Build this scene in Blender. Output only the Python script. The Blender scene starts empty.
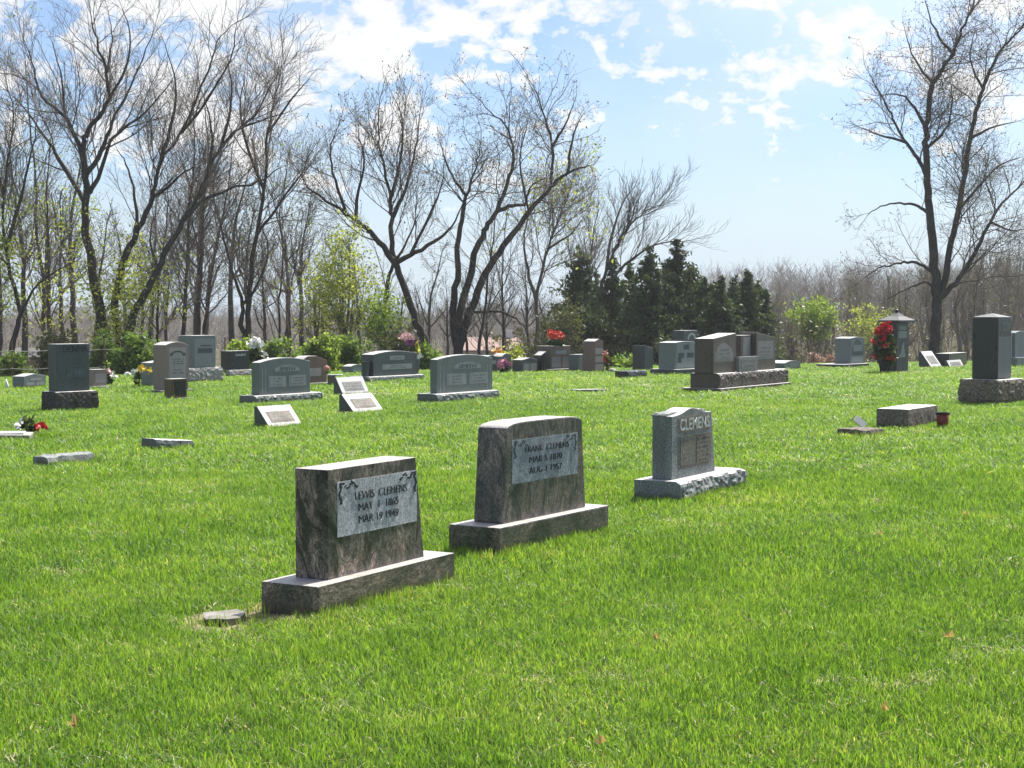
import bpy, bmesh, math, random
import numpy as np
from mathutils import Vector, Matrix, noise as mnoise

R = math.radians
S = bpy.context.scene
COL = S.collection

# ------------------------------------------------------------------ camera, sky, sun, exposure
F = 1600.0            # focal length in pixels of a 1024 px wide picture
EYE = 1.5
HOR = 315.0
PITCH = math.atan((384 - HOR) / F)
cam_data = bpy.data.cameras.new('camera')
cam = bpy.data.objects.new('camera', cam_data)
COL.objects.link(cam)
cam.location = (0, 0, EYE)
cam.rotation_euler = (R(90) - PITCH, 0, 0)
cam_data.sensor_width = 36
cam_data.lens = F / 1024 * 36
cam_data.clip_start = 0.1
cam_data.clip_end = 3000
S.camera = cam

SUN_AZ = R(36)        # clockwise from straight ahead
SUN_EL = R(56)
W = bpy.data.worlds.new('World')
S.world = W
W.use_nodes = True
wn, wl = W.node_tree.nodes, W.node_tree.links
wn.clear()
def N(nodes, t, **kw):
    n = nodes.new(t)
    for k, v in kw.items():
        if k.startswith('i_'):
            n.inputs[k[2:].replace('_', ' ')].default_value = v
        else:
            setattr(n, k, v)
    return n
def math_node(nodes, links, op, a, b=None, c=None, clamp=False):
    n = nodes.new('ShaderNodeMath'); n.operation = op; n.use_clamp = clamp
    for i, v in enumerate((a, b, c)):
        if v is None: continue
        if isinstance(v, (int, float)): n.inputs[i].default_value = v
        else: links.new(v, n.inputs[i])
    return n.outputs[0]
def ramp(nodes, links, fac, stops, interp='LINEAR'):
    n = nodes.new('ShaderNodeValToRGB'); cr = n.color_ramp; cr.interpolation = interp
    while len(cr.elements) < len(stops): cr.elements.new(0.5)
    for e, (p, c) in zip(cr.elements, stops):
        e.position = p; e.color = (*c, 1) if len(c) == 3 else c
    links.new(fac, n.inputs[0])
    return n.outputs[0]
def mixc(nodes, links, fac, a, b, mode='MIX'):
    n = nodes.new('ShaderNodeMix'); n.data_type = 'RGBA'; n.blend_type = mode
    for s, v in ((0, fac), (6, a), (7, b)):
        if isinstance(v, (int, float)): n.inputs[s].default_value = v
        elif isinstance(v, tuple): n.inputs[s].default_value = (*v, 1) if len(v) == 3 else v
        else: links.new(v, n.inputs[s])
    return n.outputs[2]

SKY_STRENGTH = 0.056
sky = N(wn, 'ShaderNodeTexSky', sky_type='NISHITA', sun_disc=False, sun_elevation=SUN_EL, sun_rotation=SUN_AZ,
        altitude=200, air_density=1.0, dust_density=0.6, ozone_density=1.6)
tc = N(wn, 'ShaderNodeTexCoord')
sep = N(wn, 'ShaderNodeSeparateXYZ'); wl.new(tc.outputs['Generated'], sep.inputs[0])
zc = math_node(wn, wl, 'MAXIMUM', sep.outputs[2], 0.0)
# altocumulus puffs: fractal noise on the sky sphere, flattened a little, most of them in a band low over the horizon
mp = N(wn, 'ShaderNodeMapping'); mp.inputs['Scale'].default_value = (1.0, 1.0, 1.55); mp.inputs['Location'].default_value = (0.37, 0.0, 0.21)
wl.new(tc.outputs['Generated'], mp.inputs[0])
def wtex(scale, detail, rough, dist=0.0):
    t = N(wn, 'ShaderNodeTexNoise', i_Scale=scale, i_Detail=detail, i_Roughness=rough, i_Distortion=dist); wl.new(mp.outputs[0], t.inputs[0]); return t.outputs[0]
n_big, n_puff, n_veil, n_fine = wtex(7.5, 2.0, 0.5), wtex(25.0, 8.0, 0.58, 0.3), wtex(7.0, 5.0, 0.5), wtex(60.0, 5.0, 0.6)
el = ramp(wn, wl, zc, [(0.055, (0.10,) * 3), (0.080, (0.56,) * 3), (0.125, (0.70,) * 3), (0.19, (0.85,) * 3), (0.30, (0.45,) * 3), (0.55, (0.25,) * 3)])
az = math_node(wn, wl, 'MULTIPLY', sep.outputs[0], -0.16)
cov = math_node(wn, wl, 'ADD', math_node(wn, wl, 'ADD', az, math_node(wn, wl, 'MULTIPLY_ADD', el, 0.40, -0.275)), math_node(wn, wl, 'MULTIPLY_ADD', n_big, 0.34, -0.20))
dens = math_node(wn, wl, 'ADD', math_node(wn, wl, 'MULTIPLY_ADD', n_fine, 0.46, -0.23), math_node(wn, wl, 'ADD', n_puff, cov))
cl = ramp(wn, wl, dens, [(0.475, (0, 0, 0)), (0.53, (0.62,) * 3), (0.60, (0.97,) * 3)], 'EASE')
veil = math_node(wn, wl, 'MULTIPLY', ramp(wn, wl, n_veil, [(0.40, (0.05,) * 3), (0.68, (0.42,) * 3)]), ramp(wn, wl, zc, [(0.0, (1, 1, 1)), (0.3, (1, 1, 1)), (0.6, (0.2,) * 3)]))
CLOUD = 9.2
shade = ramp(wn, wl, math_node(wn, wl, 'ADD', n_puff, math_node(wn, wl, 'MULTIPLY_ADD', n_fine, 0.4, -0.2)), [(0.36, (CLOUD * .72, CLOUD * .78, CLOUD * .86)), (0.62, (CLOUD, CLOUD, CLOUD))])
SKY_TINT = (0.92, 1.04, 1.24)
base = mixc(wn, wl, 1.0, sky.outputs[0], SKY_TINT, 'MULTIPLY')
base = mixc(wn, wl, veil, base, (CLOUD * .76, CLOUD * .85, CLOUD * .93))
base = mixc(wn, wl, ramp(wn, wl, zc, [(0.0, (0.92,) * 3), (0.04, (0.74,) * 3), (0.085, (0.20,) * 3), (0.13, (0, 0, 0))]), base, (CLOUD * .60, CLOUD * .72, CLOUD * .83))
# bright glow added round the sun, mostly out of view, to fill stone fronts
dp = N(wn, 'ShaderNodeVectorMath', operation='DOT_PRODUCT'); wl.new(tc.outputs['Generated'], dp.inputs[0])
dp.inputs[1].default_value = (math.sin(SUN_AZ) * math.cos(SUN_EL), math.cos(SUN_AZ) * math.cos(SUN_EL), math.sin(SUN_EL))
base = mixc(wn, wl, ramp(wn, wl, dp.outputs['Value'], [(0.60, (0, 0, 0)), (0.85, (0.45,) * 3), (1.0, (0.9,) * 3)]), base, (CLOUD * 2.4, CLOUD * 2.35, CLOUD * 2.2))
full = mixc(wn, wl, cl, base, shade)
bg = N(wn, 'ShaderNodeBackground', i_Strength=SKY_STRENGTH)
wl.new(full, bg.inputs[0])
wo = N(wn, 'ShaderNodeOutputWorld'); wl.new(bg.outputs[0], wo.inputs[0])

sd = bpy.data.lights.new('sun', 'SUN'); sd.energy = 4.6; sd.angle = R(0.5); sd.color = (1.0, 0.95, 0.86)
sun = bpy.data.objects.new('sun', sd); COL.objects.link(sun)
sv = Vector((math.sin(SUN_AZ) * math.cos(SUN_EL), math.cos(SUN_AZ) * math.cos(SUN_EL), math.sin(SUN_EL)))
sun.rotation_euler = sv.to_track_quat('Z', 'Y').to_euler()
sun.location = (20, 30, 40)

S.view_settings.view_transform = 'Standard'
S.view_settings.look = 'None'
S.view_settings.gamma = 1
S.view_settings.use_curve_mapping = False
S.view_settings.exposure = 1.05
S.cycles.max_bounces = 8
S.cycles.transparent_max_bounces = 8
S.cycles.use_denoising = True

# ------------------------------------------------------------------ picture -> place
CP, SP = math.cos(PITCH), math.sin(PITCH)
def ray(px, py):
    x, z = (px - 512) / F, (384 - py) / F
    return Vector((x, CP + z * SP, -SP + z * CP))
def crest(x): return 41 + 0.5 * max(-24, min(24, x))
def ground_z(x, y):
    t = y - crest(x)
    if t <= 0: return 0.0
    if t < 13: z = -0.004 * t * t
    else: z = -0.676 - 0.104 * (t - 13)
    z = max(z, -3.2 + 0.15 * math.sin(x * .05))
    if y > 150:
        z += min(260, y - 150) * 0.012 * (0.62 + 0.22 * math.sin(x * 0.021 + 0.5) + .16 * math.sin(x * .057))
    # bank on the right
    if x > 12 and y > 75:
        z += min(4.0, (x - 12) * 0.10) * min(1, (y - 75) / 30)
    return z
def G(px, py):
    d = ray(px, py); t = -EYE / d.z
    x, y = d.x * t, d.y * t
    return Vector((x, y, ground_z(x, y)))
def K(px, py=384):
    d = ray(px, py); return d.x / d.y
def A(px, Y, py=345):
    x = K(px, py) * Y
    return Vector((x, Y, ground_z(x, Y)))
def ZAT(py, Y):
    d = ray(512, py); return EYE + d.z / d.y * Y
def P3(px, py, Y):
    d = ray(px, py); t = Y / d.y
    return Vector((d.x * t, Y, EYE + d.z * t))
def PXM(Y): return Y / F      # metres per pixel at a distance

# ------------------------------------------------------------------ materials
MATS = {}
def new_mat(name):
    m = bpy.data.materials.new(name); m.use_nodes = True
    nt = m.node_tree; nt.nodes.clear()
    out = nt.nodes.new('ShaderNodeOutputMaterial')
    return m, nt.nodes, nt.links, out
def principled(nodes, links, out, col, rough=0.6, spec=0.5, bump=None, bump_s=0.2, dist=0.02):
    b = nodes.new('ShaderNodeBsdfPrincipled')
    if isinstance(col, tuple): b.inputs['Base Color'].default_value = (*col, 1)
    else: links.new(col, b.inputs['Base Color'])
    if isinstance(rough, (int, float)): b.inputs['Roughness'].default_value = rough
    else: links.new(rough, b.inputs['Roughness'])
    b.inputs['Specular IOR Level'].default_value = spec
    if bump is not None:
        bm = nodes.new('ShaderNodeBump'); bm.inputs['Strength'].default_value = bump_s; bm.inputs['Distance'].default_value = dist
        links.new(bump, bm.inputs['Height']); links.new(bm.outputs[0], b.inputs['Normal'])
    links.new(b.outputs[0], out.inputs[0])
    return b
def tex(nodes, links, scale, detail=4, rough=0.55, dist=0.0, vec=None):
    n = nodes.new('ShaderNodeTexNoise')
    n.inputs['Scale'].default_value = scale; n.inputs['Detail'].default_value = detail
    n.inputs['Roughness'].default_value = rough; n.inputs['Distortion'].default_value = dist
    if vec is not None: links.new(vec, n.inputs[0])
    return n.outputs[0]
def objvec(nodes, links, scale=(1, 1, 1), rot=(0, 0, 0)):
    t = nodes.new('ShaderNodeTexCoord'); m = nodes.new('ShaderNodeMapping')
    m.inputs['Scale'].default_value = scale; m.inputs['Rotation'].default_value = rot
    links.new(t.outputs['Object'], m.inputs[0]); return m.outputs[0]
def soil_splash(n, l, col):
    """dried mud and algae caught on the lowest few centimetres of a stone, ragged at its upper edge"""
    t = n.new('ShaderNodeTexCoord'); s = n.new('ShaderNodeSeparateXYZ'); l.new(t.outputs['Object'], s.inputs[0])
    k = tex(n, l, 14, 5, .65, .3, t.outputs['Object'])
    f = ramp(n, l, math_node(n, l, 'MULTIPLY_ADD', k, .16, math_node(n, l, 'MULTIPLY', s.outputs[2], -1.0)), [(.0, (0, 0, 0)), (.055, (.75,) * 3)])
    return mixc(n, l, f, col, (.085, .075, .045))
def granite(name, c0, c1, c2, speck=90, rough=0.3, stain=(0.05, 0.045, 0.035), stain_amt=0.35, spec=0.5, bump=0.05):
    m, n, l, out = new_mat(name)
    v = objvec(n, l)
    s = tex(n, l, speck, 3, 0.7, 0, v)
    col = ramp(n, l, s, [(0.34, c0), (0.5, c1), (0.66, c2)])
    big = tex(n, l, 4.5, 5, 0.6, 0.4, objvec(n, l, (1, 1, .25)))
    col = mixc(n, l, math_node(n, l, 'MULTIPLY', ramp(n, l, big, [(0.52, (0, 0, 0)), (0.75, (1, 1, 1))]), stain_amt), col, stain)
    col = soil_splash(n, l, col)
    rg = math_node(n, l, 'MULTIPLY_ADD', big, 0.3, rough - 0.1)
    principled(n, l, out, col, rg, spec, s, bump, 0.004)
    MATS[name] = m; return m
def swirl(name, stops, scale, rough, rot, stretch=(1, 1, 0.35), seed=0.0, bump=0.05, vein=1.0):
    m, n, l, out = new_mat(name)
    v = objvec(n, l, stretch, rot)
    a = n.new('ShaderNodeVectorMath'); a.operation = 'ADD'; a.inputs[1].default_value = (seed, seed * 2, seed * 3); l.new(v, a.inputs[0])
    w = tex(n, l, scale, 7, 0.62, 2.6, a.outputs[0])
    col = ramp(n, l, w, stops)
    # thin dark and pink veins following the flow
    w2 = tex(n, l, scale * 1.9, 6, 0.6, 3.2, a.outputs[0])
    col = mixc(n, l, ramp(n, l, w2, [(.455, (0, 0, 0)), (.485, (.75 * vein,) * 3), (.505, (.75 * vein,) * 3), (.53, (0, 0, 0))]), col, mixc(n, l, 1.0, col, (.16, .17, .17), 'MULTIPLY'))
    col = mixc(n, l, ramp(n, l, w2, [(.575, (0, 0, 0)), (.60, (.6 * vein,) * 3), (.625, (0, 0, 0))]), col, mixc(n, l, 1.0, col, (2.6, 2.2, 2.0), 'MULTIPLY'))
    wb = tex(n, l, scale * .55, 3, .5, 1.5, a.outputs[0])
    col = mixc(n, l, 1.0, col, ramp(n, l, wb, [(.40, (.55, .60, .60)), (.56, (1.75, 1.58, 1.48))] if vein > .5 else [(.4, (.9,) * 3), (.6, (1.12,) * 3)]), 'MULTIPLY')
    sp = tex(n, l, 130, 2, 0.7, 0, v)
    col = mixc(n, l, 0.55, col, ramp(n, l, sp, [(0.36, (0.25,) * 3), (0.64, (1.75,) * 3)]), 'MULTIPLY')
    big = tex(n, l, 1.7, 4, 0.6, 0.2, v)
    col = soil_splash(n, l, col)
    rg = math_node(n, l, 'MULTIPLY_ADD', big, 0.35, rough - 0.1)
    principled(n, l, out, col, rg, 0.5, sp, bump, 0.003)
    MATS[name] = m; return m
def plain(name, col, rough=0.7, var=0.25, scale=12, spec=0.3, bump=0.1):
    m, n, l, out = new_mat(name)
    v = objvec(n, l)
    t = tex(n, l, scale, 5, 0.6, 0, v)
    lo = tuple(c * (1 - var) for c in col); hi = tuple(min(1, c * (1 + var)) for c in col)
    principled(n, l, out, ramp(n, l, t, [(0.3, lo), (0.7, hi)]), rough, spec, t, bump, 0.01)
    MATS[name] = m; return m

DK = (0.018, 0.022, 0.022)
swirl('lewis_stone', [(0.30, (0.013, 0.014, 0.014)), (0.42, (0.029, 0.028, 0.028)), (0.46, (0.147, 0.124, 0.116)), (0.485, (0.037, 0.036, 0.036)), (0.53, (0.190, 0.160, 0.150)), (0.58, (0.094, 0.083, 0.080)), (0.64, (0.246, 0.207, 0.193)), (0.69, (0.040, 0.041, 0.040)), (0.76, (0.137, 0.118, 0.112))], 3.1, 0.30, (0.25, 0.75, 0.35), (1.6, 1.6, 0.75), 1.3)
swirl('lewis_base', [(0.30, (0.045, 0.042, 0.041)), (0.45, (0.134, 0.115, 0.109)), (0.50, (0.065, 0.059, 0.057)), (0.57, (0.172, 0.148, 0.138)), (0.66, (0.115, 0.100, 0.095)), (0.75, (0.040, 0.038, 0.037))], 5.0, 0.28, (0.2, 0.5, 0.1), (0.5, 1.0, 1.3), 4.1)
swirl('frank_stone', [(0.30, (0.015, 0.016, 0.017)), (0.43, (0.035, 0.038, 0.038)), (0.47, (0.117, 0.108, 0.104)), (0.50, (0.033, 0.035, 0.035)), (0.55, (0.139, 0.123, 0.116)), (0.60, (0.051, 0.053, 0.053)), (0.66, (0.176, 0.155, 0.147)), (0.71, (0.029, 0.032, 0.032)), (0.8, (0.097, 0.092, 0.089))], 4.2, 0.30, (0.5, 0.2, 0.15), (1.5, 1.2, 0.55), 7.7)
swirl('frank_base', [(0.30, (0.035, 0.034, 0.034)), (0.46, (0.103, 0.093, 0.090)), (0.52, (0.050, 0.047, 0.046)), (0.60, (0.144, 0.127, 0.122)), (0.70, (0.044, 0.043, 0.043))], 4.6, 0.28, (0.1, 0.2, 0.6), (0.6, 1.1, 1.3), 2.2)
swirl('lewis_panel_face', [(0.34, (0.243, 0.260, 0.282)), (0.48, (0.471, 0.478, 0.507)), (0.53, (0.285, 0.300, 0.325)), (0.64, (0.569, 0.560, 0.592))], 5.0, 0.7, (0.4, 0.9, 0.2), (1.2, 1.2, 0.8), 1.3, 0.1, 0.25)
swirl('frank_panel_face', [(0.34, (0.135, 0.162, 0.183)), (0.48, (0.280, 0.307, 0.337)), (0.53, (0.168, 0.194, 0.216)), (0.64, (0.335, 0.355, 0.387))], 4.5, 0.7, (0.4, 0.3, 0.2), (1.3, 1.2, 0.7), 7.7, 0.1, 0.25)
granite('clemens_grey', (0.075, 0.085, 0.088), (0.185, 0.20, 0.20), (0.35, 0.365, 0.36), 85, 0.75, (0.06, 0.066, 0.058), 0.6)
granite('clemens_recess', (0.07, 0.062, 0.055), (0.14, 0.125, 0.11), (0.25, 0.22, 0.18), 50, 0.85, (0.26, 0.23, 0.15), 0.6)
granite('blue_grey', (0.094, 0.114, 0.116), (0.140, 0.165, 0.168), (0.208, 0.236, 0.236), 110, 0.35, (0.083, 0.094, 0.094), 0.3)
granite('green_grey', (0.077, 0.098, 0.095), (0.114, 0.137, 0.134), (0.165, 0.190, 0.185), 110, 0.38, (0.060, 0.070, 0.065), 0.3)
granite('slate_grey', (0.032, 0.039, 0.043), (0.057, 0.068, 0.073), (0.088, 0.103, 0.108), 110, 0.4, (0.022, 0.025, 0.025), 0.4)
granite('dark_granite', (0.009, 0.011, 0.014), (0.017, 0.022, 0.025), (0.030, 0.035, 0.040), 110, 0.25, (0.009, 0.009, 0.009), 0.3)
granite('rose_brown', (0.164, 0.121, 0.103), (0.235, 0.181, 0.156), (0.299, 0.241, 0.212), 110, 0.45, (0.156, 0.113, 0.091), 0.3)
granite('rose_panel', (0.264, 0.240, 0.228), (0.328, 0.300, 0.288), (0.400, 0.368, 0.352), 110, 0.7, (0.240, 0.216, 0.200), 0.3)
granite('red_brown', (0.093, 0.057, 0.046), (0.147, 0.093, 0.075), (0.210, 0.138, 0.113), 90, 0.35, (0.078, 0.049, 0.042), 0.3)
granite('mahogany', (0.042, 0.030, 0.026), (0.085, 0.062, 0.054), (0.15, 0.115, 0.10), 70, 0.42, (0.035, 0.026, 0.022), 0.45)
granite('umber', (0.045, 0.03, 0.018), (0.09, 0.058, 0.033), (0.14, 0.095, 0.06), 60, 0.3, (0.03, 0.03, 0.03), 0.5)
granite('pale_granite', (0.399, 0.399, 0.399), (0.494, 0.494, 0.494), (0.589, 0.589, 0.580), 120, 0.6, (0.342, 0.332, 0.314), 0.4)
granite('panel_light', (0.179, 0.199, 0.202), (0.229, 0.249, 0.252), (0.287, 0.307, 0.307), 120, 0.75, (0.177, 0.192, 0.192), 0.3)
granite('panel_mid', (0.158, 0.158, 0.158), (0.209, 0.205, 0.202), (0.266, 0.259, 0.252), 120, 0.75, (0.144, 0.144, 0.144), 0.3)
granite('plaque_dark', (0.045, 0.038, 0.032), (0.105, 0.088, 0.073), (0.19, 0.165, 0.14), 45, 0.6, (0.04, 0.036, 0.032), 0.5)
granite('rough_stone', (0.037, 0.034, 0.031), (0.069, 0.063, 0.058), (0.111, 0.103, 0.095), 40, 0.9, (0.026, 0.022, 0.019), 0.6, 0.3, 0.6)
granite('rough_light', (0.20, 0.195, 0.19), (0.32, 0.31, 0.30), (0.45, 0.44, 0.42), 40, 0.9, (0.12, 0.11, 0.10), 0.5, 0.3, 0.6)
granite('block_brown', (0.075, 0.060, 0.050), (0.155, 0.128, 0.108), (0.25, 0.21, 0.18), 40, 0.85, (0.06, 0.05, 0.04), 0.6, 0.3, 0.3)
granite('concrete', (0.302, 0.288, 0.266), (0.374, 0.360, 0.331), (0.432, 0.418, 0.389), 35, 0.9, (0.216, 0.202, 0.173), 0.4, 0.3, 0.3)
granite('lantern_slate', (0.016, 0.02, 0.023), (0.03, 0.037, 0.041), (0.05, 0.06, 0.064), 110, 0.45, (0.02, 0.022, 0.022), 0.4)
granite('boulder_brown', (0.09, 0.072, 0.055), (0.18, 0.148, 0.115), (0.28, 0.24, 0.20), 28, 0.9, (0.06, 0.05, 0.04), 0.6, 0.3, 0.6)
granite('sunlit_top_grey', (0.30, 0.30, 0.295), (0.40, 0.40, 0.395), (0.48, 0.48, 0.47), 110, 0.55, (0.22, 0.21, 0.19), 0.5)  # for top faces only: brightness of the sun put into the colour
granite('sunlit_top_rose', (0.26, 0.235, 0.22), (0.37, 0.345, 0.33), (0.46, 0.43, 0.41), 60, 0.5, (0.17, 0.15, 0.135), 0.5)
plain('letter_dark', (0.03, 0.03, 0.032), 0.8)
plain('letter_pale', (0.42, 0.45, 0.45), 0.8)
plain('letter_mid', (0.09, 0.11, 0.112), 0.8)
plain('dry_leaf', (0.46, 0.31, 0.17), 0.8, 0.3, 40)
plain('rust_brown', (0.16, 0.08, 0.045), 0.7)
plain('pot_red', (0.20, 0.045, 0.03), 0.5, 0.15)
plain('pot_dark', (0.02, 0.02, 0.02), 0.7)
plain('white_metal', (0.75, 0.75, 0.74), 0.4, 0.05)
plain('grey_metal', (0.35, 0.36, 0.36), 0.4, 0.1)
plain('roof_red', (0.27, 0.19, 0.165), 0.9, 0.15)
plain('roof_dark', (0.10, 0.09, 0.085), 0.9, 0.15)
plain('wall_tan', (0.36, 0.30, 0.23), 0.9, 0.1)
plain('wall_white', (0.60, 0.58, 0.55), 0.9, 0.1)
plain('glass_dark', (0.03, 0.035, 0.04), 0.15, 0.1)
for nm, c in (('petal_red', (0.55, 0.02, 0.03)), ('petal_pink', (0.68, 0.33, 0.42)), ('petal_white', (0.8, 0.8, 0.76)), ('petal_yellow', (0.75, 0.58, 0.06)),
              ('petal_coral', (0.65, 0.10, 0.06)), ('petal_orange', (0.68, 0.30, 0.10)), ('petal_purple', (0.20, 0.06, 0.16)), ('petal_peach', (0.75, 0.42, 0.36)), ('petal_blush', (0.8, 0.5, 0.5))):
    plain(nm, c, 0.6, 0.3, 25)

def bark(name, c, sc=1.0):
    m, n, l, out = new_mat(name)
    v = objvec(n, l, (6 * sc, 6 * sc, 1.2 * sc))
    t = tex(n, l, 3, 6, 0.65, 0.3, v)
    col = ramp(n, l, t, [(0.3, tuple(x * 0.5 for x in c)), (0.7, tuple(x * 1.5 for x in c))])
    principled(n, l, out, col, 0.9, 0.2, t, 0.6, 0.03)
    MATS[name] = m
bark('bark', (0.060, 0.052, 0.045))
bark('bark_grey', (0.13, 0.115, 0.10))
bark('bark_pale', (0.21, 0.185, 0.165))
bark('twig', (0.125, 0.105, 0.090))

def leafmat(name, dark, mid, light, trans=0.4, attr='tone', yellow=None, scale=0.6):
    m, n, l, out = new_mat(name)
    a = n.new('ShaderNodeAttribute'); a.attribute_name = attr
    g = n.new('ShaderNodeNewGeometry')
    w = tex(n, l, scale, 3, 0.5, 0, g.outputs['Position'])
    f = math_node(n, l, 'ADD', a.outputs['Fac'], math_node(n, l, 'MULTIPLY_ADD', w, 0.7, -0.35))
    col = ramp(n, l, f, [(0.1, dark), (0.5, mid), (0.95, light)])
    b = n.new('ShaderNodeBsdfPrincipled'); l.new(col, b.inputs['Base Color'])
    b.inputs['Roughness'].default_value = 0.5; b.inputs['Specular IOR Level'].default_value = 0.25
    t = n.new('ShaderNodeBsdfTranslucent'); l.new(mixc(n, l, 1.0, col, (1.25, 1.3, 0.7), 'MULTIPLY'), t.inputs[0])
    mx = n.new('ShaderNodeMixShader'); mx.inputs[0].default_value = trans
    l.new(b.outputs[0], mx.inputs[1]); l.new(t.outputs[0], mx.inputs[2]); l.new(mx.outputs[0], out.inputs[0])
    MATS[name] = m
leafmat('leaf_spring', (0.10, 0.16, 0.025), (0.22, 0.31, 0.06), (0.36, 0.43, 0.11), 0.5)
leafmat('leaf_yellow', (0.18, 0.22, 0.045), (0.32, 0.36, 0.08), (0.46, 0.48, 0.14), 0.5)
leafmat('leaf_bush', (0.065, 0.115, 0.025), (0.15, 0.23, 0.055), (0.27, 0.35, 0.10), 0.45)
leafmat('leaf_dry', (0.50, 0.39, 0.22), (0.55, 0.44, 0.26), (0.60, 0.50, 0.32), 0.5)
leafmat('leaf_cedar', (0.022, 0.040, 0.018), (0.055, 0.085, 0.034), (0.125, 0.155, 0.060), 0.25)
leafmat('leaf_bud', (0.09, 0.075, 0.05), (0.15, 0.125, 0.085), (0.20, 0.17, 0.11), 0.3)
leafmat('leaf_brush', (0.09, 0.08, 0.05), (0.16, 0.14, 0.085), (0.20, 0.21, 0.10), 0.2)
leafmat('leaf_olive', (0.05, 0.06, 0.025), (0.10, 0.11, 0.045), (0.17, 0.18, 0.07), 0.3)
leafmat('leaf_pink', (0.22, 0.12, 0.12), (0.34, 0.20, 0.20), (0.46, 0.29, 0.29), 0.3)

# ------------------------------------------------------------------ object helpers
def tag(o, label=None, cat=None, group=None, kind=None):
    if label: o['label'] = label
    if cat: o['category'] = cat
    if group: o['group'] = group
    if kind: o['kind'] = kind
    return o
def thing(name, label, cat, loc, yaw=0.0, group=None):
    o = bpy.data.objects.new(name, None); COL.objects.link(o)
    o.location = loc; o.rotation_euler = (0, 0, yaw); o.empty_display_size = 0.2
    return tag(o, label, cat, group)
def link(name, mesh, mat, parent=None):
    o = bpy.data.objects.new(name, mesh); COL.objects.link(o)
    if mat is not None and not mesh.materials: mesh.materials.append(MATS[mat] if isinstance(mat, str) else mat)
    if parent is not None: o.parent = parent
    return o
def from_bm(name, bm, mat, parent=None, smooth=False):
    me = bpy.data.meshes.new(name); bmesh.ops.recalc_face_normals(bm, faces=bm.faces[:])
    bm.to_mesh(me); bm.free()
    if smooth:
        me.polygons.foreach_set('use_smooth', [True] * len(me.polygons))
    return link(name, me, mat, parent)
def np_mesh(name, V, Fq, tone=None, smooth=False):
    V = np.asarray(V, np.float32); Fq = np.asarray(Fq, np.int32); k = Fq.shape[1]
    me = bpy.data.meshes.new(name)
    me.vertices.add(len(V)); me.vertices.foreach_set('co', V.ravel())
    me.loops.add(Fq.size); me.loops.foreach_set('vertex_index', Fq.ravel())
    me.polygons.add(len(Fq)); me.polygons.foreach_set('loop_start', np.arange(0, Fq.size, k, dtype=np.int32))
    if smooth: me.polygons.foreach_set('use_smooth', np.ones(len(Fq), bool))
    if tone is not None:
        at = me.attributes.new('tone', 'FLOAT', 'POINT'); at.data.foreach_set('value', np.asarray(tone, np.float32))
    me.update(calc_edges=True); me.validate()
    return me

class Tubes:
    def __init__(s): s.V = []; s.F = []; s.n = 0
    def add(s, pts, rad, k=5):
        p = np.asarray(pts, float); r = np.asarray(rad, float); n = len(p)
        t = np.gradient(p, axis=0); t /= np.linalg.norm(t, axis=1)[:, None] + 1e-9
        ref = np.array([0.31, 0.95, 0.05]) if abs(t[0][1]) < 0.9 else np.array([1.0, 0, 0])
        u = np.cross(t, ref); u /= np.linalg.norm(u, axis=1)[:, None] + 1e-9
        v = np.cross(t, u)
        a = np.arange(k) * 2 * math.pi / k
        ring = p[:, None, :] + r[:, None, None] * (np.cos(a)[None, :, None] * u[:, None, :] + np.sin(a)[None, :, None] * v[:, None, :])
        s.V.append(ring.reshape(-1, 3))
        i = np.arange(n - 1)[:, None] * k; j = np.arange(k)[None, :]; j2 = (j + 1) % k
        f = np.stack([i + j, i + j2, i + k + j2, i + k + j], -1).reshape(-1, 4) + s.n
        s.F.append(f); s.n += n * k
    def mesh(s, name, origin=(0, 0, 0)):
        V = np.concatenate(s.V) - np.asarray(origin)
        return np_mesh(name, V, np.concatenate(s.F), smooth=True)

def leaf_mesh(name, centers, size, rng, flat=0.0, stretch=1.8, tone=None):
    """pointed four-sided leaves, one at each centre, turned at random"""
    c = np.asarray(centers, float); n = len(c)
    a = rng.normal(size=(n, 3)); a[:, 2] *= (1 - flat); a /= np.linalg.norm(a, axis=1)[:, None] + 1e-9
    b = rng.normal(size=(n, 3)); b -= (b * a).sum(1)[:, None] * a; b /= np.linalg.norm(b, axis=1)[:, None] + 1e-9
    s = (size * rng.uniform(0.6, 1.4, n))[:, None]
    V = np.stack([c - a * s * stretch * .5, c + b * s * .5, c + a * s * stretch * .5, c - b * s * .5], 1).reshape(-1, 3)
    Fq = np.arange(4 * n).reshape(n, 4)
    t = rng.uniform(0.1, 0.9, n) if tone is None else tone
    return np_mesh(name, V, Fq, np.repeat(t, 4))

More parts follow.
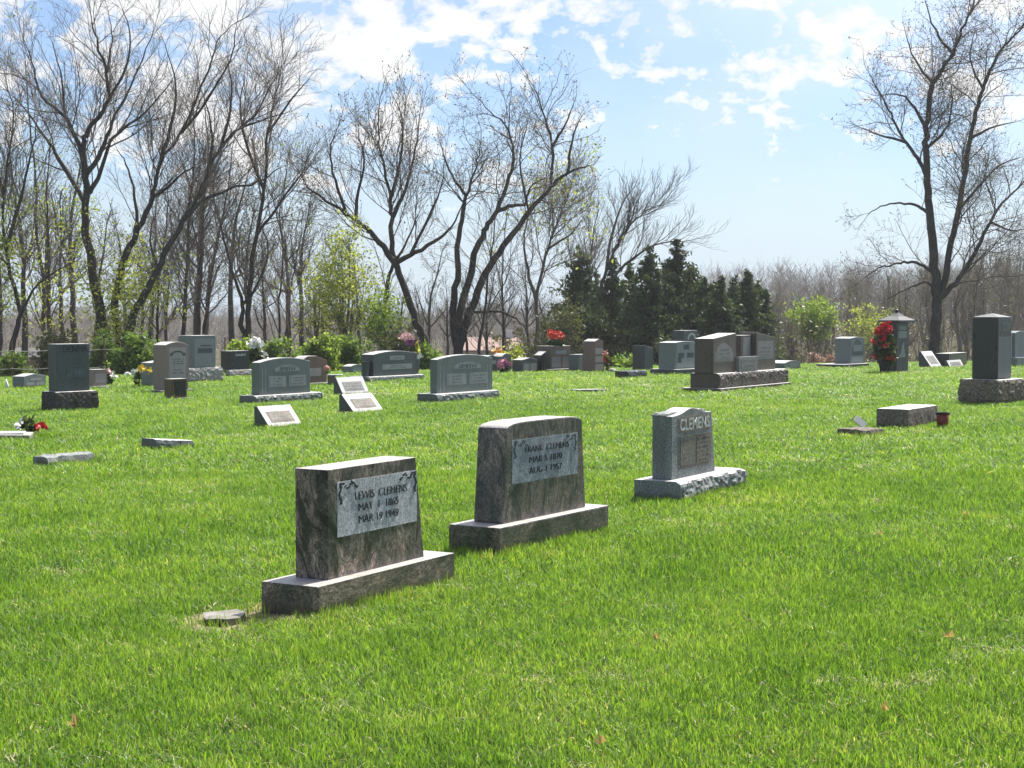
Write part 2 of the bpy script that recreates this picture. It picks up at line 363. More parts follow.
def box_bm(bm, x0, x1, y0, y1, z0, z1):
    vs = [bm.verts.new(p) for p in ((x0, y0, z0), (x1, y0, z0), (x1, y1, z0), (x0, y1, z0), (x0, y0, z1), (x1, y0, z1), (x1, y1, z1), (x0, y1, z1))]
    for f in ((0, 3, 2, 1), (4, 5, 6, 7), (0, 1, 5, 4), (1, 2, 6, 5), (2, 3, 7, 6), (3, 0, 4, 7)): bm.faces.new([vs[i] for i in f])
def box(name, x0, x1, y0, y1, z0, z1, mat, parent, bev=0.006):
    bm = bmesh.new(); box_bm(bm, x0, x1, y0, y1, z0, z1)
    if bev: bmesh.ops.bevel(bm, geom=bm.edges[:], offset=bev, segments=2, affect='EDGES', profile=0.6)
    return from_bm(name, bm, mat, parent)
def prism(name, prof, y0, y1, mat, parent, bev=0.008, axis='y', z0=0, x0=0):
    """closed profile (x,z) pushed along y, or (y,z) along x"""
    bm = bmesh.new()
    if axis == 'y':
        f = [bm.verts.new((x0 + x, y0, z0 + z)) for x, z in prof]; b = [bm.verts.new((x0 + x, y1, z0 + z)) for x, z in prof]
    else:
        f = [bm.verts.new((y0, x0 + x, z0 + z)) for x, z in prof]; b = [bm.verts.new((y1, x0 + x, z0 + z)) for x, z in prof]
    n = len(prof)
    bm.faces.new(f); bm.faces.new(b[::-1])
    side = []
    for i in range(n): side.append(bm.faces.new((f[i], b[i], b[(i + 1) % n], f[(i + 1) % n])))
    bmesh.ops.recalc_face_normals(bm, faces=bm.faces[:])
    if bev:
        ed = [e for e in bm.edges if e.calc_face_angle(0) > R(30)]
        bmesh.ops.bevel(bm, geom=ed, offset=bev, segments=2, affect='EDGES', profile=0.6, clamp_overlap=True)
    return from_bm(name, bm, mat, parent)
def rock_block(name, x0, x1, y0, y1, z0, z1, mat, parent, amp=0.03, sides=('front',), seed=0, res=0.035, edge=0.012):
    """block with chisel-broken faces on the sides named and sawn faces elsewhere"""
    bm = bmesh.new()
    nx = max(2, int((x1 - x0) / res)); ny = max(2, int((y1 - y0) / res)); nz = max(2, int((z1 - z0) / res))
    V = {}
    def vert(i, j, k):
        key = (i, j, k)
        if key in V: return V[key]
        x = x0 + (x1 - x0) * i / nx; y = y0 + (y1 - y0) * j / ny; z = z0 + (z1 - z0) * k / nz
        def nz_(a, b): return mnoise.cell(Vector((a * 19.3 + seed, b * 25.1 + seed * 2, seed))) * 0.35 + mnoise.noise(Vector((a * 14 + seed, b * 18, seed))) * 0.6 + mnoise.noise(Vector((a * 45 + seed, b * 45, seed))) * 0.5
        mid = math.sin(math.pi * min(1, max(0, (z - z0) / (z1 - z0)))) * .6 + 0.25
        if k == nz: mid = 0.05
        if 'front' in sides and j == 0: y -= amp * (mid + nz_(x, z) * .7 * (1 if k < nz else .3))
        if 'back' in sides and j == ny: y += amp * (mid + nz_(x, z) * .7)
        if 'left' in sides and i == 0: x -= amp * (mid + nz_(y, z) * .7 * (1 if k < nz else .3))
        if 'right' in sides and i == nx: x += amp * (mid + nz_(y, z) * .7)
        if 'top' in sides and k == nz: z += amp * nz_(x, y) * .6
        if k == nz and (('front' in sides and j == 0) or ('right' in sides and i == nx)): z -= edge * (0.5 + abs(nz_(x * 2, y * 2)))
        V[key] = bm.verts.new((x, y, z)); return V[key]
    def quad(a, b, c, d): bm.faces.new((vert(*a), vert(*b), vert(*c), vert(*d)))
    for i in range(nx):
        for k in range(nz):
            quad((i, 0, k), (i + 1, 0, k), (i + 1, 0, k + 1), (i, 0, k + 1)); quad((i, ny, k), (i, ny, k + 1), (i + 1, ny, k + 1), (i + 1, ny, k))
        for j in range(ny):
            quad((i, j, nz), (i + 1, j, nz), (i + 1, j + 1, nz), (i, j + 1, nz)); quad((i, j, 0), (i, j + 1, 0), (i + 1, j + 1, 0), (i + 1, j, 0))
    for j in range(ny):
        for k in range(nz):
            quad((0, j, k), (0, j, k + 1), (0, j + 1, k + 1), (0, j + 1, k)); quad((nx, j, k), (nx, j + 1, k), (nx, j + 1, k + 1), (nx, j, k + 1))
    bmesh.ops.triangulate(bm, faces=[f for f in bm.faces if abs(f.normal.z) < .9 or 'top' in sides])
    return from_bm(name, bm, mat, parent)

SUNLIT_TOP = {'lewis_stone': 'sunlit_top_rose', 'lewis_base': 'sunlit_top_rose', 'frank_stone': 'sunlit_top_rose', 'frank_base': 'sunlit_top_rose'}
def paint_sunlit_top(o, mat):
    """top faces of a stone painted paler and matt, so they read as sunlit"""
    me = o.data; me.materials.append(MATS[SUNLIT_TOP.get(mat, 'sunlit_top_grey')])
    zs = max(v.co.z for v in me.vertices); z0 = min(v.co.z for v in me.vertices)
    for p in me.polygons:
        if p.normal.z > .72 and p.center.z > z0 + .5 * (zs - z0): p.material_index = 1
    return o

def top_profile(w, h, shape='flat', rise=0.05, tl=0.0, tr=0.0, n=16):
    """outline of an upright tablet seen from the front; tl, tr: how far the sides lean in"""
    pts = [(0, 0), (w, 0)]
    L, Rr = tl, w - tr; ww = Rr - L
    us = [i / n for i in range(n + 1)]
    if shape == 'flat': top = [(Rr, h), (L, h)]
    elif shape == 'peak': top = [(Rr, h - rise), ((L + Rr) / 2, h), (L, h - rise)]
    elif shape == 'up_right': top = [(Rr, h), (L, h - rise)]
    elif shape == 'down_right': top = [(Rr, h - rise), (L, h)]
    elif shape == 'arch': top = [(Rr - u * ww, h - rise * (2 * u - 1) ** 2) for u in us]
    elif shape == 'serp': top = [(Rr - u * ww, h - rise + rise * math.sin(math.pi * u) ** 2 - 0.15 * rise * math.sin(2 * math.pi * u) ** 2) for u in us]
    elif shape == 'shoulder':
        top = []
        for i in range(25):
            a = i / 24 * math.pi; c, s_ = math.cos(a), math.sin(a)
            x = abs(c) ** 0.42 * (1 if c > 0 else -1)
            top.append((L + ww / 2 + x * ww / 2 * 1.0, h - rise + rise * abs(s_) ** 0.55 if True else 0))
        top = [(x, z) for x, z in top]
    elif shape == 'swoop': top = [(Rr - u * ww, h - rise * (max(0, u - 0.55) / 0.45) ** 1.3 - 0.35 * rise * (max(0, 0.3 - u) / 0.3)) for u in us]
    return pts + top

def text_mesh(name, s, size, mat, parent, x, z, y=-0.004, ext=0.0015, squeeze=1.0, spacing=1.0, align='CENTER', thin=0.0):
    cu = bpy.data.curves.new('tmp', 'FONT'); cu.body = s; cu.size = size; cu.align_x = align; cu.extrude = ext; cu.space_character = spacing
    cu.resolution_u = 3; cu.offset = -thin * size
    o = bpy.data.objects.new('tmp', cu); COL.objects.link(o)
    dg = bpy.context.evaluated_depsgraph_get(); me = bpy.data.meshes.new_from_object(o.evaluated_get(dg))
    bpy.data.objects.remove(o); bpy.data.curves.remove(cu)
    me.transform(Matrix.Rotation(R(90), 4, 'X')); me.transform(Matrix.Diagonal((squeeze, 1, 1, 1)))
    me.transform(Matrix.Translation((x, y, z))); me.materials.clear()
    return link(name, me, mat, parent)

GCOL = {}
def carved_mat(bg, fg, rows, seed):
    """worn, illegible lines of small carving on a plate: rows across its height, broken into letter-sized marks"""
    key = f'carved_{bg}_{fg}_{rows}_{seed % 5}'
    if key in MATS: return key
    m = MATS[bg].copy(); m.name = key; nt = m.node_tree; n, l = nt.nodes, nt.links
    pb = next(x for x in n if x.type == 'BSDF_PRINCIPLED'); src = pb.inputs['Base Color'].links[0].from_socket
    t = n.new('ShaderNodeTexCoord'); s = n.new('ShaderNodeSeparateXYZ'); l.new(t.outputs['Generated'], s.inputs[0])
    zr = math_node(n, l, 'MULTIPLY', s.outputs[2], rows); fr = math_node(n, l, 'FRACT', zr); fl = math_node(n, l, 'FLOOR', zr)
    inrow = math_node(n, l, 'LESS_THAN', math_node(n, l, 'ABSOLUTE', math_node(n, l, 'SUBTRACT', fr, .5)), .30)
    cv_ = n.new('ShaderNodeCombineXYZ'); t2 = n.new('ShaderNodeTexCoord'); s2 = n.new('ShaderNodeSeparateXYZ'); l.new(t2.outputs['Object'], s2.inputs[0])
    l.new(math_node(n, l, 'MULTIPLY', s2.outputs[0], 42), cv_.inputs[0]); l.new(math_node(n, l, 'MULTIPLY', s2.outputs[2], 26), cv_.inputs[1]); l.new(math_node(n, l, 'ADD', fl, seed * 3.7), cv_.inputs[2])
    k = tex(n, l, 1.0, 1, .5, 0, cv_.outputs[0])
    cv2 = n.new('ShaderNodeCombineXYZ'); l.new(math_node(n, l, 'ADD', fl, seed * 1.3), cv2.inputs[0]); wnz = n.new('ShaderNodeTexWhiteNoise'); wnz.noise_dimensions = '3D'; l.new(cv2.outputs[0], wnz.inputs[0])
    half = math_node(n, l, 'MULTIPLY_ADD', wnz.outputs[0], .2, .28)
    inx = math_node(n, l, 'LESS_THAN', math_node(n, l, 'ABSOLUTE', math_node(n, l, 'SUBTRACT', s.outputs[0], .5)), half)
    f = math_node(n, l, 'MULTIPLY', math_node(n, l, 'MULTIPLY', inrow, inx), ramp(n, l, k, [(.45, (0, 0, 0)), (.53, (.8,) * 3)]))
    fgc = {'letter_dark': (.03, .03, .032), 'letter_pale': (.42, .45, .45), 'letter_mid': (.07, .085, .09)}.get(fg, (.09, .10, .10))
    l.new(mixc(n, l, f, src, fgc), pb.inputs['Base Color'])
    MATS[key] = m; return key

# ------------------------------------------------------------------ solving a block from its three visible upright edges
YAW = R(58)
def solve_block(C, pl, pr, yaw):
    c, s_ = math.cos(yaw), math.sin(yaw)
    k = K(pr); w = (k * C.y - C.x) / (c - k * s_)
    k = K(pl); d = (k * C.y - C.x) / (-s_ - k * c)
    return w, d
def along(C, px, yaw, inset):
    """x along the front edge (inset back from it) where picture column px falls"""
    c, s_ = math.cos(yaw), math.sin(yaw)
    P = Vector((C.x - s_ * inset, C.y + c * inset, 0)); k = K(px)
    return (k * P.y - P.x) / (c - k * s_)
AVOID = []           # footprints the grass keeps out of: (x, y, yaw, w, d)

def gravestone(label, die, mat, base=None, mat_base=None, rock=(), yaw=YAW, Y=None, shape='flat', rise=0.05, tl=0., tr=0., group=None, bev=0.008,
               base_d=None, die_d=None, amp=0.03, name='gravestone', rock_die=(), lift=0.0, res=.035):
    """base=(left, corner, right, y bottom, y top), die=(left, corner, right, y top[, y bottom]) in picture columns and rows; returns a record"""
    if base is None:
        l, c, r, yt, yb = die
        C = G(c, yb) if Y is None else A(c, Y)
        w, d = solve_block(C, l, r, yaw)
        if die_d: d = die_d
        h = ZAT(yt, C.y) - C.z
        root = thing(name, label, 'gravestone', C, yaw, group)
        AVOID.append((C.x, C.y, yaw, 0, w, 0, d))
        if rock_die:
            t = rock_block('tablet', 0, w, 0, d, -0.1, h, mat, root, amp, rock_die, seed=c)
        else:
            t = prism('tablet', [(x, z if z > 0 else -0.1) for x, z in top_profile(w, h, shape, rise, tl, tr)], 0, d, mat, root, bev)
        paint_sunlit_top(t, mat)
        return dict(mat=mat, root=root, tablet=t, x=0, y=0, z=0, w=w, d=d, h=h, C=C, tl=tl, tr=tr)
    l, c, r, yb, yt = base
    C = G(c, yb) if Y is None else A(c, Y)
    w, d = solve_block(C, l, r, yaw)
    if base_d: d = base_d
    hb = ZAT(yt, C.y) - C.z
    root = thing(name, label, 'gravestone', C, yaw, group)
    AVOID.append((C.x, C.y, yaw, 0, w, 0, d))
    mb = mat_base or mat
    if rock: t0_ = rock_block('base', 0, w, 0, d, -0.1, hb, mb, root, amp, rock, seed=c, res=res)
    else: t0_ = box('base', 0, w, 0, d, -0.1, hb, mb, root, bev)
    if mb not in ('concrete', 'pale_granite'): paint_sunlit_top(t0_, mb)
    l2, c2, r2, yt2 = die[:4]
    dd = die_d or d * 0.6
    cc, ss = math.cos(yaw), math.sin(yaw)
    for _ in range(4):
        ins = max(0.02, (d - dd) / 2)
        x0 = along(C, c2, yaw, ins)
        Q = Vector((C.x + cc * x0 - ss * ins, C.y + ss * x0 + cc * ins, 0))
        wd, ds = solve_block(Q, l2, r2, yaw)
        if not die_d: dd = min(ds, d - 0.04)
    h = ZAT(yt2, Q.y) - C.z - hb
    if rock_die: t = rock_block('tablet', x0, x0 + wd, ins, ins + dd, hb, hb + h, mat, root, amp * .5, rock_die, seed=c + 3)
    else: t = prism('tablet', top_profile(wd, h, shape, rise, tl, tr), ins, ins + dd, mat, root, bev, z0=hb, x0=x0)
    paint_sunlit_top(t, mat)
    return dict(mat=mat, root=root, tablet=t, x=x0, y=ins, z=hb, w=wd, d=dd, h=h, C=C, tl=tl, tr=tr, bw=w, bd=d, bh=hb)
def face_panel(g, u0, u1, v0, v1, mat, proud=0.003, name='inscription_panel', shape=None):
    x0, x1 = g['x'] + u0 * g['w'], g['x'] + u1 * g['w']; z0, z1 = g['z'] + v0 * g['h'], g['z'] + v1 * g['h']
    y = g['y']; g['bg'] = mat
    if shape == 'arch':
        n = 10; prof = [(x0, z0), (x1, z0)] + [(x1 - (x1 - x0) * i / n, z0 + (z1 - z0) * (0.45 + 0.55 * math.sin(math.pi * i / n))) for i in range(n + 1)]
        return prism(name, prof, y - proud, y + 0.01, mat, g['root'], 0)
    return box(name, x0, x1, y - proud, y + 0.01, z0, z1, mat, g['root'], 0)
def put_text(g, s, u, v, width, size, mat, proud=0.006, name='lettering', thin=0.02):
    """lettering fitted to a width, each word a piece of its own"""
    o = text_mesh(name, s, size, mat, g['root'], 0, 0, 0, 0.002, thin=thin)
    me = o.data; xs = [p.co.x for p in me.vertices]; cur = max(xs) - min(xs); k = width / cur if cur else 1
    me.transform(Matrix.Diagonal((k, 1, 1, 1)))
    me.transform(Matrix.Translation((g['x'] + u * g['w'], g['y'] - proud, g['z'] + v * g['h'])))
    bm = bmesh.new(); bm.from_mesh(me); seen = set(); isl = []
    for f in bm.verts:
        if f in seen: continue
        st, comp = [f], []; seen.add(f)
        while st:
            q = st.pop(); comp.append(q)
            for e in q.link_edges:
                w = e.other_vert(q)
                if w not in seen: seen.add(w); st.append(w)
        isl.append((min(p.co.x for p in comp), max(p.co.x for p in comp), comp))
    isl.sort(key=lambda t: t[0]); words_, end = [], -1e9
    for x0, x1, comp in isl:
        if x0 - end > .17 * size * k: words_.append([])
        words_[-1] += comp; end = max(end, x1)
    idx = [{p.index for p in w} for w in words_]; bm.free()
    if len(idx) > 1:
        for w in idx:
            b2 = bmesh.new(); b2.from_mesh(me); b2.verts.ensure_lookup_table()
            bmesh.ops.delete(b2, geom=[p for p in b2.verts if p.index not in w], context='VERTS'); from_bm(name, b2, mat, g['root'])
        bpy.data.objects.remove(o)
def face_lines(g, u0, u1, v0, v1, rows, mat, seed, proud=0.006):
    bgm = g.get('bg') or g['mat']
    x0, x1 = g['x'] + u0 * g['w'], g['x'] + u1 * g['w']; z0, z1 = g['z'] + v0 * g['h'], g['z'] + v1 * g['h']
    return box('inscription', x0, x1, g['y'] - proud, g['y'] - .001, z0, z1, carved_mat(bgm, mat, rows, seed), g['root'], 0)


# ================================================================== THE THREE NEAR STONES
def scroll_corner(g, u, v, flip, mat):
    """carved leaf scroll in the corner of a panel: a cluster of small raised leaves"""
    bm = bmesh.new(); rng = random.Random(int(u * 100))
    x0 = g['x'] + u * g['w']; z0 = g['z'] + v * g['h']; y = g['y'] - 0.0062
    for i in range(11):
        t = i / 10
        for arm in (0, 1):
            cx = (t * 0.15 if arm == 0 else 0.008 * math.sin(t * 9)) * flip
            cz = (-0.012 + 0.014 * math.sin(t * 11)) if arm == 0 else -t * 0.10
            a = rng.uniform(0, math.pi); r1, r2 = (0.012, 0.004) if i % 2 else (0.006, 0.006)
            vs = []
            for k in range(8):
                b = k / 8 * 2 * math.pi; X, Z = r1 * math.cos(b), r2 * math.sin(b)
                vs.append((x0 + cx + X * math.cos(a) - Z * math.sin(a), z0 + cz + X * math.sin(a) + Z * math.cos(a)))
            yy = y - 0.0003 * i - 0.0001 * arm
            bot = [bm.verts.new((X, y + 0.004, Z)) for X, Z in vs]; top = [bm.verts.new((X, yy, Z)) for X, Z in vs]
            bm.faces.new(top)
            for k in range(8): bm.faces.new((top[k], bot[k], bot[(k + 1) % 8], top[(k + 1) % 8]))
    return from_bm('carved_scroll', bm, mat, g['root'])

g = gravestone('pink and black swirled stone inscribed LEWIS CLEMENS, nearest of the Clemens row', (294.5, 327, 423.6, 470), 'lewis_stone',
               base=(260, 318.5, 454, 619, 587), mat_base='lewis_base', yaw=R(61), tr=0.085, bev=0.004)
lewis = g
face_panel(g, 0.09, 0.915, 0.37, 0.875, 'lewis_panel_face')
put_text(g, 'LEWIS  CLEMENS', 0.53, 0.685, 0.54 * g['w'], 0.062, 'letter_dark')
put_text(g, 'MAY  1  1865', 0.50, 0.575, 0.41 * g['w'], 0.062, 'letter_dark')
put_text(g, 'MAR 19 1949', 0.50, 0.46, 0.41 * g['w'], 0.062, 'letter_dark')
scroll_corner(g, 0.115, 0.855, 1, 'letter_dark'); scroll_corner(g, 0.895, 0.855, -1, 'letter_dark')

g = gravestone('rounded grey green swirled stone inscribed FRANK CLEMENS, middle of the Clemens row', (473.4, 502.7, 586, 423.5), 'frank_stone',
               base=(449, 499.5, 609, 558, 528), mat_base='frank_base', yaw=R(58), shape='shoulder', rise=0.065, tl=0.05, tr=0.05, bev=0.010, base_d=0.38)
frank = g
face_panel(g, 0.10, 0.89, 0.38, 0.82, 'frank_panel_face')
put_text(g, 'FRANK  CLEMENS', 0.51, 0.68, 0.52 * g['w'], 0.060, 'letter_dark')
put_text(g, 'MAR 5 1870', 0.49, 0.57, 0.39 * g['w'], 0.060, 'letter_dark')
put_text(g, 'AUG 1 1957', 0.49, 0.46, 0.39 * g['w'], 0.060, 'letter_dark')
scroll_corner(g, 0.13, 0.80, 1, 'letter_mid'); scroll_corner(g, 0.86, 0.80, -1, 'letter_mid')

g = gravestone('small grey stone with carved CLEMENS band and worn brown panel on a rock faced base', (652.3, 672, 715.6, 410.3), 'clemens_grey',
               base=(634.5, 678.5, 743, 503, 482), mat_base='clemens_grey', rock=('front', 'right'), yaw=R(60), shape='serp', rise=0.05, tr=0.085, bev=0.007, amp=0.035, res=.022)
clem = g
def recess_frame(g, u0, u1, v0, v1, mat): return face_panel(g, u0, u1, v0, v1, mat, 0.002)
recess_frame(g, 0.12, 0.86, 0.66, 0.88, 'clemens_recess')
put_text(g, 'CLEMENS', 0.49, 0.69, 0.68 * g['w'], 0.135, 'letter_pale', 0.012, thin=-.012)
recess_frame(g, 0.13, 0.90, 0.13, 0.60, 'clemens_recess')
face_lines(g, 0.18, 0.50, 0.18, 0.56, 6, 'plaque_dark', 5); face_lines(g, 0.55, 0.86, 0.18, 0.56, 6, 'letter_dark', 6); g['bg'] = None
rock_block('rough_top', g['x'] + .015, g['x'] + g['w'] - 0.10, g['y'] + .05, g['y'] + g['d'] + 0.004, g['z'] + g['h'] - 0.058, g['z'] + g['h'] - 0.030, 'clemens_grey', g['root'], 0.02, ('left', 'top'), 4, 0.03)

# ================================================================== LEFT AND MIDDLE ROWS
g = gravestone('tall blue grey stone on a dark rough base, name carved in dark capitals', (48.5, 57, 89.8, 344), 'slate_grey', base=(42, 56, 97, 412, 392),
               mat_base='rough_stone', rock=('front', 'left', 'right'), yaw=R(50), shape='flat', bev=0.012, amp=0.02)
put_text(g, 'DENMA', 0.56, 0.82, 0.72 * g['w'], 0.16, 'letter_dark')
face_panel(g, 0.36, 0.78, 0.52, 0.54, 'letter_mid'); face_lines(g, 0.3, 0.85, 0.3, 0.48, 2, 'letter_mid', 3)

def slab_marker(label, l, c, r, yt, yb, mat, rock=('front',), yaw=YAW, lower_right=0.0, d=None):
    C = G(c, yb); w, dd = solve_block(C, l, r, yaw)
    if d: dd = d
    h = ZAT(yt, C.y)
    root = thing('grave_marker', label, 'grave marker', C, yaw)
    AVOID.append((C.x, C.y, yaw, 0, w, 0, dd))
    t = rock_block('slab', 0, w, 0, dd, -0.12, h, mat, root, 0.025, rock, c, 0.045)
    return root, w, dd, h
slab_marker('low rough topped grey marker nearest the left edge of the grass', 32, 47, 92.5, 457, 467, 'clemens_grey', ('front', 'top'))
C = G(155, 451); w, d = solve_block(C, 140.5, 192, R(52)); h = ZAT(439, C.y)
root = thing('grave_marker', 'low dark grey marker sinking into the grass at its right end', 'grave marker', C, R(52))
t = paint_sunlit_top(rock_block('slab', 0, w, 0, d, -0.10, h, 'slate_grey', root, 0.025, ('front',), 9, 0.045), 'slate_grey')
for v in t.data.vertices:
    v.co.x *= 1.0; v.co.z -= 0.0
root.rotation_euler = (R(0), R(5.0), R(52))
AVOID.append((C.x, C.y, R(52), 0, w * .75, 0, d))

# white ledger slab running out of the left edge, with a small wreath on its end
C = G(-30, 442)
root = thing('ledger_slab', 'pale flat ledger slab leaving the picture on the left', 'grave slab', C, R(12))
prism('slab', [(0, -0.05), (.68, -0.05), (.68, 0.07), (0, 0.085)], 0, 0.55, 'concrete', root, 0.01)
box('raised_panel', 0.06, 0.60, 0.10, 0.45, 0.07, 0.092, 'pale_granite', root, 0.004)
AVOID.append((C.x, C.y, R(12), 0, 1.1, 0, .55))

def bouquet(name, label, cat, loc, parts, seed, vase=None, stem=0.0):
    """parts: (part name, material, n, centre, radii, petal size)"""
    rng = np.random.default_rng(seed); root = thing(name, label, cat, loc)
    if vase:
        mat, r0, r1, hh = vase
        bm = bmesh.new(); bmesh.ops.create_cone(bm, cap_ends=True, segments=16, radius1=r0, radius2=r1, depth=hh, matrix=Matrix.Translation((0, 0, hh / 2)))
        from_bm('vase', bm, mat, root, True)
    for pn, mat, n, c, rad, sz in parts:
        if pn == 'blossom':      # each flower head: petals turned about its own centre
            heads = rng.normal(size=(max(3, n // 9), 3)); heads /= np.linalg.norm(heads, axis=1)[:, None]; heads[:, 2] = np.abs(heads[:, 2]) * 1.2 - .25
            heads = heads * rng.uniform(.6, 1, (len(heads), 1)) * np.array(rad)
            cen = np.repeat(heads, 9, 0) + rng.normal(size=(len(heads) * 9, 3)) * sz * .45
            me = leaf_mesh(pn, cen + np.array(c), sz, rng, 0, 1.2)
        else:
            cen = rng.normal(size=(n, 3)); cen /= np.linalg.norm(cen, axis=1)[:, None]; cen *= rng.uniform(.2, 1, (n, 1)) ** .5 * np.array(rad)
            me = leaf_mesh(pn, cen + np.array(c), sz, rng, 0, 2.6)
        link(pn, me, mat, root)
    if stem:
        tb = Tubes()
        for i in range(4):
            a = i * 1.7; tb.add([(0, 0, 0), (0.02 * math.cos(a), 0.02 * math.sin(a), stem * .6), (.05 * math.cos(a), .05 * math.sin(a), stem)], [.005, .005, .004], 5)
        link('stem', tb.mesh('stem'), 'leaf_bush', root)
    return root
P = G(36, 436)
bouquet('flower_bouquet', 'red and dark bouquet lying at the end of the pale ledger slab', 'flowers', (P.x - .05, P.y, 0.02),
        [('leaves', 'leaf_cedar', 60, (-.04, 0, .12), (.10, .08, .10), .05), ('blossom', 'petal_red', 60, (.12, -.02, .08), (.07, .07, .06), .045), ('blossom', 'petal_white', 40, (-.13, 0, .10), (.05, .06, .07), .045)], 1)

g = gravestone('pale blue grey slant topped stone at the far left beside the fence', (19.5, 24, 46, 374, 388.5), 'blue_grey', yaw=R(66), shape='peak', rise=.05, die_d=.3)
face_panel(g, .3, .8, .5, .68, 'panel_light'); face_panel(g, .12, .48, .15, .4, 'panel_light'); face_panel(g, .55, .92, .15, .4, 'panel_light')
P = G(3.5, 390)
root = thing('small_marker', 'small white pointed marker at the left edge by the fence', 'marker', P)
prism('pointed_slab', [(0, -.05), (.13, -.05), (.085, .12), (.05, .22), (.035, .12)], 0, .05, 'white_metal', root, .006)
AVOID.append((P.x, P.y, 0, 0, .15, 0, .1))

g = gravestone('pinkish stone with a pale top partly hidden behind the blue grey capitals stone', (88, 93.5, 107, 369.5), 'rose_brown', base=(86, 93, 110, 389, 386.5), mat_base='pale_granite', yaw=R(50), die_d=.25, base_d=.45)
face_panel(g, .15, .9, .2, .75, 'rose_panel')
P = G(109, 386)
bouquet('flower_bouquet', 'blush pink and white flowers beside the pinkish stone', 'flowers', (P.x, P.y, 0), [('blossom', 'petal_blush', 40, (0, 0, .28), (.11, .09, .09), .06), ('blossom', 'petal_white', 30, (.1, 0, .22), (.08, .08, .1), .06), ('leaves', 'leaf_cedar', 40, (0, 0, .14), (.09, .08, .12), .06)], 2, None, .25)

g = gravestone('blue grey slant sided stone just left of the tall rose brown stone', (143, 150.5, 166, 360.5, 387), 'blue_grey', yaw=R(50), shape='up_right', rise=.05, die_d=.32)
P = G(140, 388)
bouquet('flower_bouquet', 'yellow and white flowers in front of the blue grey slanted stone', 'flowers', (P.x, P.y - .1, 0), [('blossom', 'petal_yellow', 60, (.10, 0, .38), (.12, .10, .11), .06), ('blossom', 'petal_white', 50, (-.12, 0, .31), (.13, .1, .1), .06), ('leaves', 'leaf_cedar', 40, (-.02, 0, .18), (.10, .08, .14), .06)], 3, None, .3)

g = gravestone('tall rose brown stone with pale inscribed panel and peaked top', (157, 166, 188.5, 342), 'rose_brown', base=(151, 160, 193.5, 393.5, 390.5), mat_base='concrete', yaw=R(54), shape='arch', rise=.06, bev=.01, die_d=.36)
face_panel(g, .14, .90, .10, .88, 'rose_panel')
bm = bmesh.new()
for i in range(13):
    a = math.pi * (.12 + .76 * i / 12); cx = g['x'] + g['w'] * (.52 - .30 * math.cos(a)); cz = g['z'] + g['h'] * (.70 + .10 * math.sin(a)); s_ = .035 if i in (0, 12) else .018
    box_bm(bm, cx - s_, cx + s_, g['y'] - .006 - i * .0002, g['y'], cz - s_ * .8, cz + s_ * .8)
from_bm('arched_inscription', bm, 'letter_mid', g['root'])
face_lines(g, .2, .84, .52, .66, 3, 'letter_mid', 11); face_lines(g, .2, .84, .32, .44, 2, 'letter_mid', 12)
# the small dark stone in front of it
g = gravestone('small umber stone with weathered face on a white footing', (167, 171, 186.8, 379), 'umber', base=(168, 171, 191, 400.5, 398.5), mat_base='concrete', yaw=R(54), bev=.008, die_d=.18, base_d=.3)
face_panel(g, .2, .9, .12, .88, 'dark_granite')

g = gravestone('tall pale blue grey stone on a pale edged rock faced base', (186.5, 192, 216, 335.5), 'blue_grey', base=(183, 189, 222, 383, 368), mat_base='rough_light', rock=('front', 'right'), yaw=R(52), bev=.012, amp=.03, die_d=.45)
face_panel(g, .12, .95, .04, .9, 'panel_light', .002); face_panel(g, .38, .8, .66, .70, 'slate_grey', .006); face_lines(g, .25, .85, .45, .6, 2, 'slate_grey', 15)

g = gravestone('near black stone with pale lettering on a white topped base', (228.5, 230, 249.5, 351), 'dark_granite', base=(226, 229.5, 252, 377, 370), mat_base='rough_light', rock=('front',), yaw=R(56), bev=.006, die_d=.3, amp=.02)
face_lines(g, .2, .9, .68, .88, 1, 'letter_pale', 16)

g = gravestone('grey green double stone inscribed SMITH with a slant marker before it', (251.5, 259.5, 310.3, 358.5), 'green_grey', base=(239.5, 255.5, 321.5, 404.5, 396), mat_base='green_grey', rock=('front',), yaw=R(57), shape='arch', rise=.07, bev=.012, amp=.03)
def smith_face(g):
    face_panel(g, .30, .78, .62, .80, 'panel_light', .003, 'name_panel', 'arch')
    put_text(g, 'SMITH', .54, .64, .30 * g['w'], .105, 'letter_dark')
    for u in (.17, .57):
        face_panel(g, u, u + .34, .20, .50, 'panel_light'); face_lines(g, u + .03, u + .31, .23, .47, 3, 'green_grey', int(u * 100))
    for u in (.05, .11): face_panel(g, u, u + .012, .04, .72, 'panel_light', .002, 'carved_column')
smith_face(g)
smith1 = g
g = gravestone('grey green double stone inscribed SMITH standing apart in open grass', (430, 437, 492.5, 355.5), 'green_grey', base=(417.3, 436.7, 498.8, 403, 394.3), mat_base='green_grey', rock=('front',), yaw=R(57), shape='arch', rise=.07, bev=.012, amp=.03)
smith_face(g)
for u in (.95, .90): face_panel(g, u, u + .012, .04, .70, 'panel_light', .002, 'carved_column')

